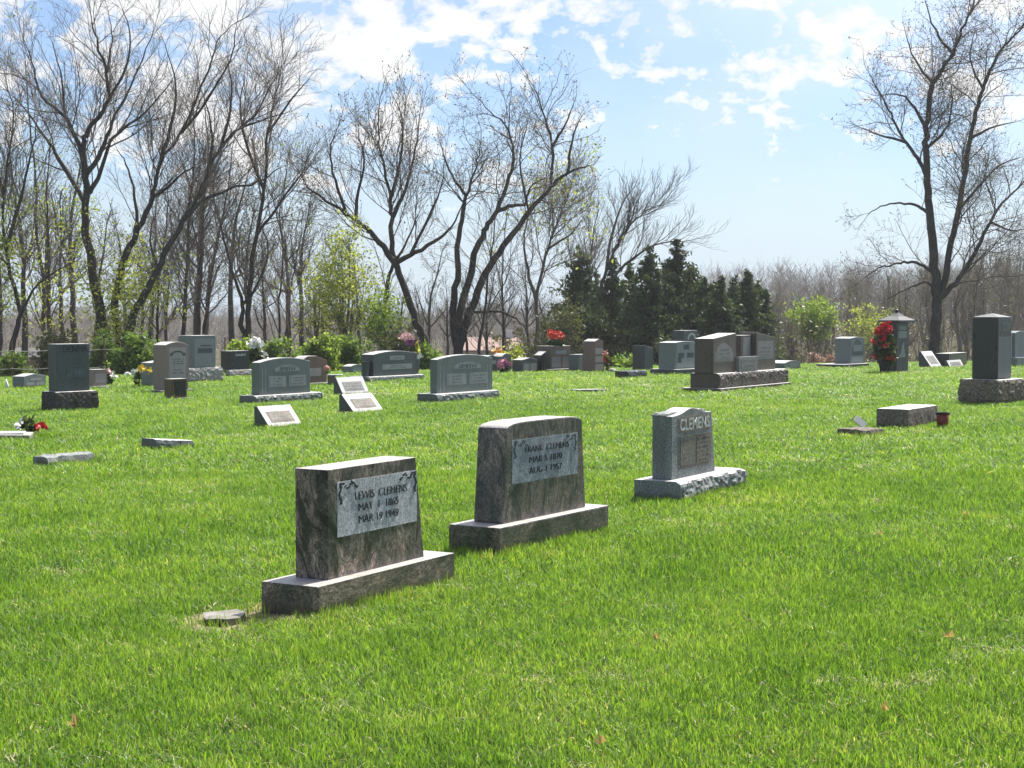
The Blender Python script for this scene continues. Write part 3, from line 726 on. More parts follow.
g = gravestone('red brown arched stone half hidden behind the left SMITH stone', (288, 293, 327, 356.5), 'red_brown', base=(285, 292, 333, 387, 384), mat_base='pale_granite', yaw=R(54), shape='swoop', rise=.28, bev=.01, die_d=.3)
face_panel(g, .3, .82, .25, .55, 'rose_panel')
P = G(331, 386); root = thing('flower_urn', 'small dark red urn beside the red brown arched stone', 'urn', P)
box('urn_body', -.07, .09, -.06, .1, 0, .22, 'red_brown', root, .01); box('lid', -.09, .24, -.08, .12, .222, .245, 'pale_granite', root, .004)
bouquet('flower_bouquet', 'peach flowers on the urn beside the red brown arched stone', 'flowers', (P.x - .02, P.y, .246), [('blossom', 'petal_peach', 40, (-.05, 0, .12), (.07, .07, .10), .05), ('leaves', 'leaf_bush', 20, (-.03, 0, .06), (.06, .05, .06), .04)], 7)

def slant_marker(label, l, c, r, yt, yb, yaw, dark):
    C = G(c, yb); w, d = solve_block(C, l, r, yaw)
    Yb = C.y + math.cos(yaw) * d; h = ZAT(yt, Yb)
    root = thing('slant_marker', label, 'slant marker', C, yaw)
    AVOID.append((C.x, C.y, yaw, 0, w, 0, d))
    prism('wedge', [(0, -.08), (d, -.08), (d, h), (d - .05, h), (0, .02)], 0, w, 'slate_grey', root, .004, 'x')  # same granite as the slope, its unlit sides painted darker
    # the sloping face carries an inlaid dark field with letters
    a = math.atan2(h - .02, d - .05); Lf = math.hypot(h - .02, d - .05)
    def sl(x, t, pr): return (x, t * math.cos(a) - pr * math.sin(a), .02 + t * math.sin(a) + pr * math.cos(a))
    def plate(bm, x0, x1, t0, t1, p0, p1):
        vs = [bm.verts.new(sl(x, t, p)) for p in (p0, p1) for x, t in ((x0, t0), (x1, t0), (x1, t1), (x0, t1))]
        for f in ((0, 3, 2, 1), (4, 5, 6, 7), (0, 1, 5, 4), (1, 2, 6, 5), (2, 3, 7, 6), (3, 0, 4, 7)): bm.faces.new([vs[i] for i in f])
    bm = bmesh.new(); plate(bm, .001, w - .001, .004, Lf - .002, -.02, .004); from_bm('sloping_face', bm, 'pale_granite', root)  # pale plate puts the slope's sunlight into its colour
    bm = bmesh.new(); plate(bm, w * .14, w * .86, Lf * .20, Lf * .72, -.0, .007)
    from_bm('inscription_panel', bm, dark, root)
    bm = bmesh.new(); plate(bm, w * .17, w * .83, Lf * .26, Lf * .66, .002, .0095)
    from_bm('inscription', bm, carved_mat(dark, 'letter_dark' if dark == 'plaque_dark' else 'letter_mid', 3, c), root)
    return root
slant_marker('white slant marker with brown inscription in front of the left SMITH stone', 254, 269.5, 302, 406.5, 429, R(54), 'plaque_dark')
slant_marker('pale slant marker with faint inscription, rear one of the close pair', 333.7, 343, 369.5, 377.5, 396, R(54), 'panel_mid')
slant_marker('white slant marker with dark inscription, front one of the close pair', 339, 354, 383.5, 394.5, 414, R(54), 'plaque_dark')

g = gravestone('wide grey green stone with flower vase and pink bouquet at its right shoulder', (366.5, 373.5, 417, 351.5), 'slate_grey', base=(364, 369.5, 424, 382.5, 377), mat_base='green_grey', rock=('front',), yaw=R(57), shape='arch', rise=.07, bev=.012, die_d=.35, base_d=.6, amp=.02)
face_panel(g, .37, .70, .63, .80, 'panel_light'); face_panel(g, .20, .88, .25, .46, 'panel_light'); face_lines(g, .40, .67, .66, .77, 1, 'slate_grey', 21); face_lines(g, .24, .84, .28, .43, 2, 'slate_grey', 22)
for xx, nm in ((-.02, 0), (g['w'] + .02, 1)):
    bm = bmesh.new(); bmesh.ops.create_cone(bm, cap_ends=True, segments=14, radius1=.075, radius2=.10, depth=.34, matrix=Matrix.Translation((g['x'] + xx + (.11 if nm else -.09), g['y'] + .14, g['z'] + .17)))
    from_bm('vase', bm, 'slate_grey', g['root'])
def local(g, x, y, z): return Matrix.Translation(g['C']) @ Matrix.Rotation(g['root'].rotation_euler.z, 4, 'Z') @ Vector((x, y, z))
P = local(g, g['x'] + g['w'] + .13, g['y'] + .14, g['z'] + .34)
bouquet('flower_bouquet', 'pink bouquet drooping over the right shoulder of the wide grey green stone', 'flowers', P, [('blossom', 'petal_blush', 110, (-.22, .1, .48), (.24, .14, .13), .07), ('blossom', 'petal_purple', 50, (-.10, .0, .34), (.2, .1, .15), .08), ('blossom', 'petal_white', 30, (.05, 0, .05), (.12, .1, .08), .07), ('leaves', 'leaf_yellow', 30, (.04, 0, .22), (.04, .04, .2), .06)], 9, None, .35)
P = G(357, 375)
g = gravestone('small low grey stone before the green shrubs by the wide grey green stone', (346, 351, 364.5, 364.5, 374), 'blue_grey', yaw=R(54), shape='arch', rise=.05, die_d=.3)
face_panel(g, .15, .85, .2, .7, 'panel_light')

# ------------------------------------------------------------------ middle distance, right of the second SMITH stone
g = gravestone('dark grey stone peeping out behind the right SMITH stone', (481, 486, 497, 355.5, 373), 'slate_grey', yaw=R(57), shape='arch', rise=.06, die_d=.3)
face_panel(g, .3, .9, .5, .7, 'panel_light')
g = gravestone('grey green stone behind the magenta and white ground bouquet', (498.5, 502, 511.5, 353.5, 372), 'green_grey', yaw=R(57), shape='arch', rise=.08, die_d=.3)
P = G(504.5, 373)
bouquet('flower_bouquet', 'magenta and white bouquet standing on the grass before the grey green stone', 'flowers', (P.x, P.y - .4, 0), [('blossom', 'petal_pink', 90, (0, 0, .22), (.16, .14, .13), .08), ('blossom', 'petal_purple', 36, (.0, -.05, .18), (.12, .1, .1), .07), ('leaves', 'leaf_cedar', 30, (0, 0, .08), (.12, .1, .07), .06)], 11)
P = A(497, 42.6)
bouquet('flower_bouquet', 'orange flowers in a tall dark vase between two grey stones', 'flowers', (P.x, P.y, P.z), [('blossom', 'petal_orange', 60, (0, 0, .52), (.10, .1, .10), .07), ('leaves', 'leaf_yellow', 40, (.1, 0, .42), (.14, .1, .14), .07)], 12, ('pot_dark', .05, .08, .36))
g = gravestone('low grey double stone with a pair of pale panels beside yellow green weeds', (519, 522, 537.5, 358, 373), 'slate_grey', yaw=R(57), shape='peak', rise=.05, die_d=.3)
face_panel(g, .1, .48, .08, .62, 'panel_mid'); face_panel(g, .54, .94, .08, .62, 'panel_mid')

g = gravestone('brown granite double stone with red flowers on top', (541, 551, 572, 346), 'block_brown', base=(540, 549, 577.5, 372, 369.5), mat_base='block_brown', yaw=R(50), shape='flat', tr=.06, bev=.01, die_d=.5, base_d=.8)
face_panel(g, .22, .72, .64, .80, 'panel_light'); face_panel(g, .06, .46, .08, .52, 'panel_mid'); face_panel(g, .54, .96, .08, .52, 'panel_mid')
P = local(g, g['x'] + g['w'] * .4, g['y'] + .2, g['z'] + g['h'])
bouquet('flower_bouquet', 'red flower saddle on top of the brown granite double stone', 'flowers', P, [('blossom', 'petal_coral', 120, (0, 0, .24), (.30, .14, .12), .09), ('leaves', 'leaf_cedar', 70, (.05, 0, .08), (.26, .12, .12), .08)], 13)
P = A(542.8, 42.2)
bm = None
g = gravestone('dark half stone standing close to the left side of the brown granite double stone', (539, 541, 546, 351.5, 372), 'dark_granite', yaw=R(50), shape='up_right', rise=.1, die_d=.25)
g = gravestone('pale blue grey stone between the brown double stone and the leaning red one', (574, 578, 589, 354.5, 371.5), 'blue_grey', yaw=R(54), die_d=.3)
face_panel(g, .15, .9, .1, .9, 'panel_light')
g = gravestone('red brown stone with a curved left edge and three pale panels', (586.5, 592.5, 604.5, 339, 372.5), 'red_brown', yaw=R(54), shape='peak', rise=.06, tl=.09, tr=.07, die_d=.35, bev=.012)
for v in (.06, .30, .54): face_panel(g, .24, .86, v, v + .18, 'rose_panel')
t = g['tablet']
P = G(606.5, 372.5)
bouquet('flower_bouquet', 'orange and yellow flower spike beside the curved red brown stone', 'flowers', (P.x, P.y - .1, 0), [('blossom', 'petal_coral', 40, (0, 0, .34), (.09, .08, .10), .06), ('blossom', 'petal_peach', 18, (-.04, 0, .46), (.05, .05, .1), .05), ('leaves', 'leaf_olive', 40, (.03, 0, .26), (.10, .08, .2), .07)], 15, None, .3)
def boulder(label, px, py, w, h, mat, seed):
    P = G(px, py); bm = bmesh.new(); bmesh.ops.create_icosphere(bm, subdivisions=3, radius=1)
    for v in bm.verts:
        k = 1 + .25 * mnoise.noise(v.co * 1.7 + Vector((seed, 0, 0))); v.co = Vector((v.co.x * w * .5 * k, v.co.y * w * .35 * k, v.co.z * h * k))
    o = from_bm('rock', bm, mat, None); o.location = (P.x, P.y, 0); AVOID.append((P.x, P.y, 0, -w / 2, w / 2, -w / 3, w / 3))
    return tag(o, label, 'rock')
boulder('small pale rock right of the curved red brown stone', 611.5, 372.5, .30, .11, 'concrete', 3)
boulder('small pale rock at the left foot of the light grey vase stone', 667, 374, .24, .09, 'concrete', 5)
slab_marker('flat dark marker lying alone in the grass before the cedars', 615, 628, 646, 371.5, 379, 'dark_granite', ('front', 'top'))

g = gravestone('slim dark grey stone with a white top in front of the cedars', (637, 644.5, 653, 345.5, 371), 'slate_grey', yaw=R(50), shape='down_right', rise=.06, die_d=.4)
g = gravestone('dark stone with arched white emblem standing behind the light grey vase stone', (676, 683, 697.5, 330.5), 'slate_grey', base=(672, 680, 700, 372, 366), yaw=R(54), Y=45.5, die_d=.35, base_d=.6)
bm = bmesh.new()
for i in range(15):
    a = math.pi * i / 14; cx = g['x'] + g['w'] * (.58 + .24 * math.cos(a)); cz = g['z'] + g['h'] * (.76 + .14 * math.sin(a))
    box_bm(bm, cx - .03, cx + .03, g['y'] - .006 - .0002 * i, g['y'], cz - .03, cz + .03)
from_bm('arched_emblem', bm, 'letter_pale', g['root'])
g = gravestone('light grey stone with carved vase relief and side wings left of the brown monument', (654.5, 675, 695.8, 341.5), 'blue_grey', base=(662, 676.5, 700.5, 375.5, 369.5), mat_base='slate_grey', yaw=R(50), shape='arch', rise=.03, bev=.012, die_d=.5, base_d=.8)
face_panel(g, .08, .92, .06, .94, 'panel_light'); face_panel(g, .40, .66, .70, .88, 'letter_mid', .008, 'carved_vase')
face_lines(g, .14, .42, .40, .58, 2, 'letter_mid', 31); face_lines(g, .56, .88, .40, .58, 2, 'letter_mid', 32); face_lines(g, .12, .3, .22, .40, 2, 'letter_mid', 33)
g = gravestone('small white stone edge showing between the vase stone and the brown monument', (694, 696.5, 703, 358.5, 372.5), 'pale_granite', yaw=R(54), die_d=.25)

# ------------------------------------------------------------------ the brown twin monument on two steps
C = G(721.6, 392.5); yaw = R(58); wL, dL = solve_block(C, 681.5, 791, yaw)
hl = ZAT(388.8, C.y)
root = thing('twin_monument', 'brown twin monument with centre column and front vase on a stepped rock faced base', 'monument', C, yaw)
AVOID.append((C.x, C.y, yaw, 0, wL, 0, dL))
paint_sunlit_top(box('lower_step', 0, wL, 0, dL, -.1, hl, 'block_brown', root, .01), 'block_brown')
g0 = dict(root=root, C=C)
ins = .12
x1 = along(C, 714.8, yaw, ins + .0)
def wloc(x, y): return Vector((C.x + math.cos(yaw) * x - math.sin(yaw) * y, C.y + math.sin(yaw) * x + math.cos(yaw) * y, 0))
x1 = 0.13; ins = .13
Q = wloc(x1, ins)
w2 = solve_block(Q, 691, 786.5, yaw)[0]; d2 = dL - 2 * ins
h2 = ZAT(373.6, Q.y) - hl
paint_sunlit_top(rock_block('upper_base', x1, x1 + w2, ins, ins + d2, hl, hl + h2, 'mahogany', root, .04, ('front', 'right'), 3), 'mahogany')
zt = hl + h2
def die(l, c, r, yt, shape, rise, nm, inset, dd):
    xx = along(C, c, yaw, inset); q = wloc(xx, inset); ww = solve_block(q, l, r, yaw)[0]; hh = ZAT(yt, q.y) - zt
    t = prism(nm, top_profile(ww, hh, shape, rise), inset, inset + dd, 'mahogany', root, .01, z0=zt, x0=xx)
    paint_sunlit_top(t, 'mahogany')
    return dict(mat='mahogany', root=root, x=xx, y=inset, z=zt, w=ww, d=dd, h=hh)
dd = min(.6, d2 - .2)
ga = die(702, 713, 735.7, 333.5, 'up_right', .10, 'tablet', ins + .09, dd)
gb = die(744.5, 756, 775.3, 332.0, 'down_right', .12, 'tablet', ins + .09, dd)
gc = die(738, 740.5, 751.2, 335.3, 'flat', 0, 'centre_column', ins + .20, dd * .6)
for q, sd_ in ((ga, 41), (gb, 43)):
    face_panel(q, .06, .88, .28, .76, 'panel_mid', .003, 'inscription_panel', 'arch' if q is ga else None); face_lines(q, .15, .8, .34, .62, 3, 'letter_mid', sd_)
face_panel(gc, .2, .9, .3, .95, 'panel_mid', .004, 'carved_panel')
xx = along(C, 739, yaw, ins + .01); q = wloc(xx, ins + .01); ww = solve_block(q, 736, 757.5, yaw)[0]
hh = ZAT(357, q.y) - zt
box('front_block', xx, xx + ww, ins + .01, ins + .075, zt, zt + hh, 'panel_mid', root, .006)
gd = dict(mat='panel_mid', root=root, x=xx, y=ins + .01, z=zt, w=ww, h=hh, d=.05)
face_lines(gd, .12, .9, .2, .85, 2, 'letter_mid', 47)

g = gravestone('low grey stone with a white peaked top right of the brown monument', (779, 784.5, 800.5, 361, 370), 'blue_grey', yaw=R(56), shape='arch', rise=.06, die_d=.5)
face_panel(g, .3, .85, .2, .7, 'panel_light')

# ------------------------------------------------------------------ right side
g = gravestone('blue grey stone with an arched dark inscription panel near the light green tree', (839.5, 850, 864.3, 337), 'blue_grey', base=(833, 843, 869, 368.5, 364.5), mat_base='slate_grey', yaw=R(50), shape='arch', rise=.04, die_d=.5, base_d=.85, bev=.012)
face_panel(g, .12, .90, .30, .90, 'slate_grey', .003, 'inscription_panel', 'arch'); face_panel(g, .2, .82, .46, .70, 'panel_light', .006); face_panel(g, .14, .88, .06, .26, 'panel_light')

# lantern shaped memorial with a hipped stone cap
C = G(896.5, 373); yaw = R(52)
root = thing('lantern_memorial', 'slate pillar memorial with a hipped stone cap and finial beside red flowers', 'memorial', C, yaw)
w, d = solve_block(C, 884, 908, yaw); h = ZAT(322, C.y)
d = min(d, .7)
AVOID.append((C.x, C.y, yaw, 0, w, 0, d))
box('base', -.08, w + .1, -.1, d + .08, -.05, .03, 'concrete', root, .006)
box('pillar', 0, w, 0, d * .40, .031, h, 'lantern_slate', root, .01)
box('pillar', .02, w - .02, d * .72, d, .031, h, 'dark_granite', root, .01)
bm = bmesh.new()     # arched lintel joining the two pillars
n = 10; ys = [d * .40 + .001 + (d * .32 - .002) * i / n for i in range(n + 1)]
prof = [(ys[0], h - .002), (ys[-1], h - .002)] + [(ys[n - i], h - .02 - .10 * abs(2 * i / n - 1) ** 2.2) for i in range(n + 1)]
bm.free(); prism('arched_lintel', prof, .03, w - .03, 'lantern_slate', root, 0, 'x')
ea = .13
bm = bmesh.new(); e0, e1, zz = h + .001, h + .045, h + .045
b4 = [(-ea, -ea), (w + ea, -ea), (w + ea, d + ea), (-ea, d + ea)]
lo = [bm.verts.new((x, y, e0)) for x, y in b4]; hi = [bm.verts.new((x, y, e1)) for x, y in b4]
cx, cy = w / 2, d / 2
mid = [bm.verts.new((cx + (x - cx) * .45, cy + (y - cy) * .45, e1 + .10)) for x, y in b4]
top = [bm.verts.new((cx + (x - cx) * .12, cy + (y - cy) * .12, e1 + .20)) for x, y in b4]
bm.faces.new(lo); bm.faces.new(top)
for A_, B_ in ((lo, hi), (hi, mid), (mid, top)):
    for i in range(4): bm.faces.new((A_[i], A_[(i + 1) % 4], B_[(i + 1) % 4], B_[i]))
cap = from_bm('hipped_cap', bm, 'lantern_slate', root)
bm = bmesh.new(); bmesh.ops.create_uvsphere(bm, u_segments=12, v_segments=8, radius=.055, matrix=Matrix.Translation((cx, cy, e1 + .235)))
from_bm('finial', bm, 'dark_granite', cap, True)
g = dict(root=root, x=0, y=0, z=.03, w=w, h=h, d=d)
face_panel(g, .15, .85, .66, .80, 'panel_light'); face_panel(g, .2, .8, .82, .90, 'panel_mid')
bm = bmesh.new()
for (u, v, su, sv_) in ((.5, .50, .10, .05), (.5, .42, .16, .05), (.45, .34, .26, .04), (.55, .56, .06, .03)):
    box_bm(bm, u * w - su * w, u * w + su * w, -.012 + .002 * u, .0, v * h - sv_ * h, v * h + sv_ * h)
from_bm('carved_figure', bm, 'panel_light', root)
P = G(882, 373.5)
bouquet('flower_basket', 'large red floral spray in a dark urn leaning on the slate pillar memorial', 'flowers', (P.x, P.y - .25, 0),
        [('blossom', 'petal_red', 420, (-.02, 0, 1.10), (.22, .2, .17), .07), ('blossom', 'petal_red', 200, (-.08, -.02, .78), (.30, .22, .26), .07), ('blossom', 'petal_red', 120, (.0, 0, .42), (.32, .2, .10), .06),
         ('blossom', 'petal_orange', 60, (-.06, -.05, .66), (.26, .2, .3), .06), ('leaves', 'leaf_cedar', 260, (0, .02, .70), (.26, .2, .42), .12), ('leaves', 'leaf_olive', 80, (.14, 0, .5), (.12, .1, .3), .12)], 17, ('pot_dark', .10, .16, .34))

slant_marker('tilted pale slab marker at the foot of the big bare tree', 918.5, 931.5, 942, 351.5, 368.5, R(56), 'panel_mid')
g = gravestone('dark low stone behind the white slant marker by the big bare tree', (946, 949, 966.5, 353.5, 367.5), 'dark_granite', yaw=R(58), die_d=.4, shape='flat')
slant_marker('small white slant marker in front of the dark low stone', 944.5, 950, 963.5, 360.5, 368, R(56), 'panel_mid')

g = gravestone('tall dark square pillar stone on a rough boulder base at the right', (971.7, 997.3, 1011, 318.3), 'dark_granite', base=(961, 998, 1023.5, 405, 380), mat_base='boulder_brown', rock=('front', 'left', 'right', 'back'), yaw=R(50), bev=.015, amp=.045)
face_panel(g, .36, .85, .80, .93, 'panel_mid', .003, 'emblem_plate'); face_panel(g, .44, .77, .82, .915, 'slate_grey', .006, 'emblem_plate')
face_panel(g, .04, .99, .02, .70, 'panel_mid', .002)
bm = bmesh.new(); x0, x1, y0, y1, zt = g['x'] - .004, g['x'] + g['w'] + .004, g['y'] - .004, g['y'] + g['d'] + .004, g['z'] + g['h'] + .001
v4 = [bm.verts.new(p) for p in ((x0, y0, zt), (x1, y0, zt), (x1, y1, zt), (x0, y1, zt))]; m4 = [bm.verts.new((p.co.x, p.co.y, zt + .02)) for p in v4]
ap = bm.verts.new(((x0 + x1) / 2, (y0 + y1) / 2, zt + .085)); bm.faces.new(v4)
for i in range(4):
    bm.faces.new((v4[i], v4[(i + 1) % 4], m4[(i + 1) % 4], m4[i])); bm.faces.new((m4[i], m4[(i + 1) % 4], ap))
from_bm('pyramid_top', bm, 'slate_grey', g['root'])

C = A(1016, 46)
root = thing('gravestone', 'pale blue grey stone with rounded side columns leaving the right edge', 'gravestone', C, R(50))
h = ZAT(331, C.y) - C.z; 
prism('tablet', top_profile(.95, h, 'arch', .05), .03, .40, 'blue_grey', root, .012)
for xc in (-.07, 1.02):
    bm = bmesh.new(); bmesh.ops.create_cone(bm, cap_ends=True, segments=16, radius1=.10, radius2=.10, depth=h - .05, matrix=Matrix.Translation((xc, .2, (h - .05) / 2)))
    from_bm('side_column', bm, 'pale_granite', root, False)
box('base', -.25, 1.2, -.15, .6, -.1, .28, 'blue_grey', root, .01)

# low block, pot, flat plate with its little plaque (near right)
C = G(908, 430); w, d = solve_block(C, 877, 938, R(58)); h = ZAT(409.5, C.y)
root = thing('grave_marker', 'low square brown stone block with a pale flat top next to the red pot', 'grave marker', C, R(58))
d = min(d, .75)
paint_sunlit_top(rock_block('block', 0, w, 0, d, -.1, h, 'block_brown', root, .012, ('front', 'left'), 21, .06, .006), 'block_brown')
AVOID.append((C.x, C.y, R(58), 0, w, 0, d))
P = G(942.5, 429)
root = thing('flower_pot', 'empty red plastic nursery pot with a black rim by the low brown block', 'flower pot', P)
hp = ZAT(412.5, P.y)
bm = bmesh.new(); prof = [(.066, .0), (.085, hp), (.078, hp), (.062, .02)]
rings = [[bm.verts.new((r * math.cos(a * math.pi / 12), r * math.sin(a * math.pi / 12), z)) for a in range(24)] for r, z in prof]
for a_, b_ in zip(rings, rings[1:]):
    for i in range(24): bm.faces.new((a_[i], a_[(i + 1) % 24], b_[(i + 1) % 24], b_[i]))
bm.faces.new(rings[0][::-1]); bm.faces.new(rings[-1])
from_bm('pot', bm, 'pot_red', root, True)
bm = bmesh.new(); prof = [(.086, hp - .028), (.093, hp - .026), (.094, hp + .004), (.078, hp + .004), (.078, hp - .028)]
rings = [[bm.verts.new((r * math.cos(a * math.pi / 12), r * math.sin(a * math.pi / 12), z)) for a in range(24)] for r, z in prof]
for a_, b_ in zip(rings, rings[1:] + rings[:1]):
    for i in range(24): bm.faces.new((a_[i], a_[(i + 1) % 24], b_[(i + 1) % 24], b_[i]))
from_bm('rim', bm, 'pot_dark', root, True)
AVOID.append((P.x, P.y, 0, -.09, .09, -.09, .09))
root, w, d, h = slab_marker('thin weathered footstone lying flat left of the low brown block', 839.5, 862, 884, 430, 437.5, 'block_brown', ('front', 'top'), R(40), d=.38)
P = G(866, 433)
root = thing('plaque_marker', 'small silver plaque tilted on a spike above the flat footstone', 'plaque', (P.x, P.y + .15, 0), R(50))
tb = Tubes(); tb.add([(0, 0, -.02), (0, 0, .05), (0, .01, .08)], [.008] * 3, 6); link('spike', tb.mesh('spike'), 'pot_dark', root)
pl_ = box('plate', -.055, .055, -.006, .006, -.085, .085, 'grey_metal', root, .003); pl_.location = (-.05, .02, .13); pl_.rotation_euler = (R(-38), R(-38), 0)

# flush tablet and the broken pale footstone beside the near stone
P = G(577, 392); root = thing('flush_marker', 'flush pale marker almost lost in the grass before the brown double stone', 'grave marker', P, R(20))
box('slab', 0, .62, 0, .30, -.05, .045, 'pale_granite', root, .008); AVOID.append((P.x, P.y, R(20), -.05, .65, -.5, .3))
P = G(219, 626)
bm = bmesh.new(); rr = random.Random(5)
outl = [(math.cos(a) * (.085 + .03 * rr.random()), math.sin(a) * (.12 + .04 * rr.random())) for a in [i / 11 * 2 * math.pi for i in range(11)]]
t_ = [bm.verts.new((x, y, .028 + .010 * rr.random())) for x, y in outl]; b_ = [bm.verts.new((x * 1.06, y * 1.06, -.05)) for x, y in outl]
bm.faces.new(t_); bm.faces.new(b_)
for i in range(11): bm.faces.new((t_[i], b_[i], b_[(i + 1) % 11], t_[(i + 1) % 11]))
bmesh.ops.bevel(bm, geom=[e for e in bm.edges if e.calc_face_angle(0) > .6], offset=.007, segments=2, affect='EDGES')
o = from_bm('footstone', bm, 'block_brown', None); paint_sunlit_top(o, 'lewis_stone'); o.location = (P.x, P.y + .12, 0); tag(o, 'broken pale footstone in a bare patch left of the nearest stone', 'stone')
AVOID.append((P.x, P.y + .12, 0, -.11, .11, -.15, .15))
BARE = [(P.x - .01, P.y + .10, .20, .24), (P.x + .17, P.y + .30, .15, .24)]

# ================================================================== TREES
def smooth_poly(P, n_per=4, wig=0.0, rng=None):
    P = np.asarray(P, float)
    if len(P) < 3: 
        t = np.linspace(0, 1, n_per * 2 + 1)[:, None]; Q = P[0] * (1 - t) + P[1] * t
    else:
        E = np.vstack([2 * P[0] - P[1], P, 2 * P[-1] - P[-2]]); out = []
        for i in range(1, len(E) - 2):
            p0, p1, p2, p3 = E[i - 1:i + 3]
            for t in np.arange(n_per) / n_per:
                out.append(.5 * (2 * p1 + (p2 - p0) * t + (2 * p0 - 5 * p1 + 4 * p2 - p3) * t * t + (3 * p1 - p0 - 3 * p2 + p3) * t ** 3))
        out.append(E[-2]); Q = np.array(out)
    if wig and rng is not None:
        w = rng.normal(size=Q.shape) * wig; w[0] = 0; Q = Q + w
    return Q
class Grow:
    def __init__(s, seed, dens=2.2, rmin=.0055, maxlvl=3, up=.05, ang=(28, 58), kink=.13, lenk=(.35, .65), reach=1.0):
        s.rng = np.random.default_rng(seed); s.tw = Tubes(); s.tips = []; s.dens = dens; s.rmin = rmin; s.maxlvl = maxlvl; s.up = up; s.ang = ang; s.kink = kink; s.lenk = lenk; s.reach = reach
    def kids(s, Q, rad, L, lvl, t0=.2, dens=None):
        rng = s.rng; n = len(Q); k = rng.poisson((dens or s.dens) * (1 + .45 * lvl) * L) if lvl < 3 else rng.poisson(4.5 * L)
        k = max(k, 2 if lvl < 3 else 1)
        for t in np.linspace(t0, .97, k) + rng.uniform(-.04, .04, k):
            t = min(max(t, .05), .995); f = t * (n - 1); i = min(int(f), n - 2); p = Q[i] * (1 - f + i) + Q[i + 1] * (f - i)
            d = Q[i + 1] - Q[i]; d /= np.linalg.norm(d) + 1e-9; r = rad[i]
            v = rng.normal(size=3); v -= v.dot(d) * d; v /= np.linalg.norm(v) + 1e-9
            a = math.radians(rng.uniform(*s.ang)); nd = d * math.cos(a) + v * math.sin(a); nd[2] += .12; nd /= np.linalg.norm(nd)
            l_ = L * rng.uniform(*s.lenk) * (1.05 - .55 * t) * s.reach
            s.branch(p, nd, max(.25, l_), max(s.rmin, min(r * .55, .0075 * l_ + .004)), lvl)
    def branch(s, p, d, L, r, lvl):
        rng = s.rng; n = max(3, min(9, int(L / .22))); st = L / n; P = [p]; dd = d.copy()
        for _ in range(n):
            dd = dd + rng.normal(size=3) * s.kink; dd[2] += s.up; dd /= np.linalg.norm(dd); P.append(P[-1] + dd * st)
        P = np.array(P); rad = np.linspace(r, max(s.rmin * .7, r * .35), n + 1)
        s.tw.add(P, rad, 5 if r > .03 else (4 if r > .015 else 3))
        s.tips.append(P[-1])
        if lvl < s.maxlvl and L > .3: s.kids(P, rad, L, lvl + 1, .18)

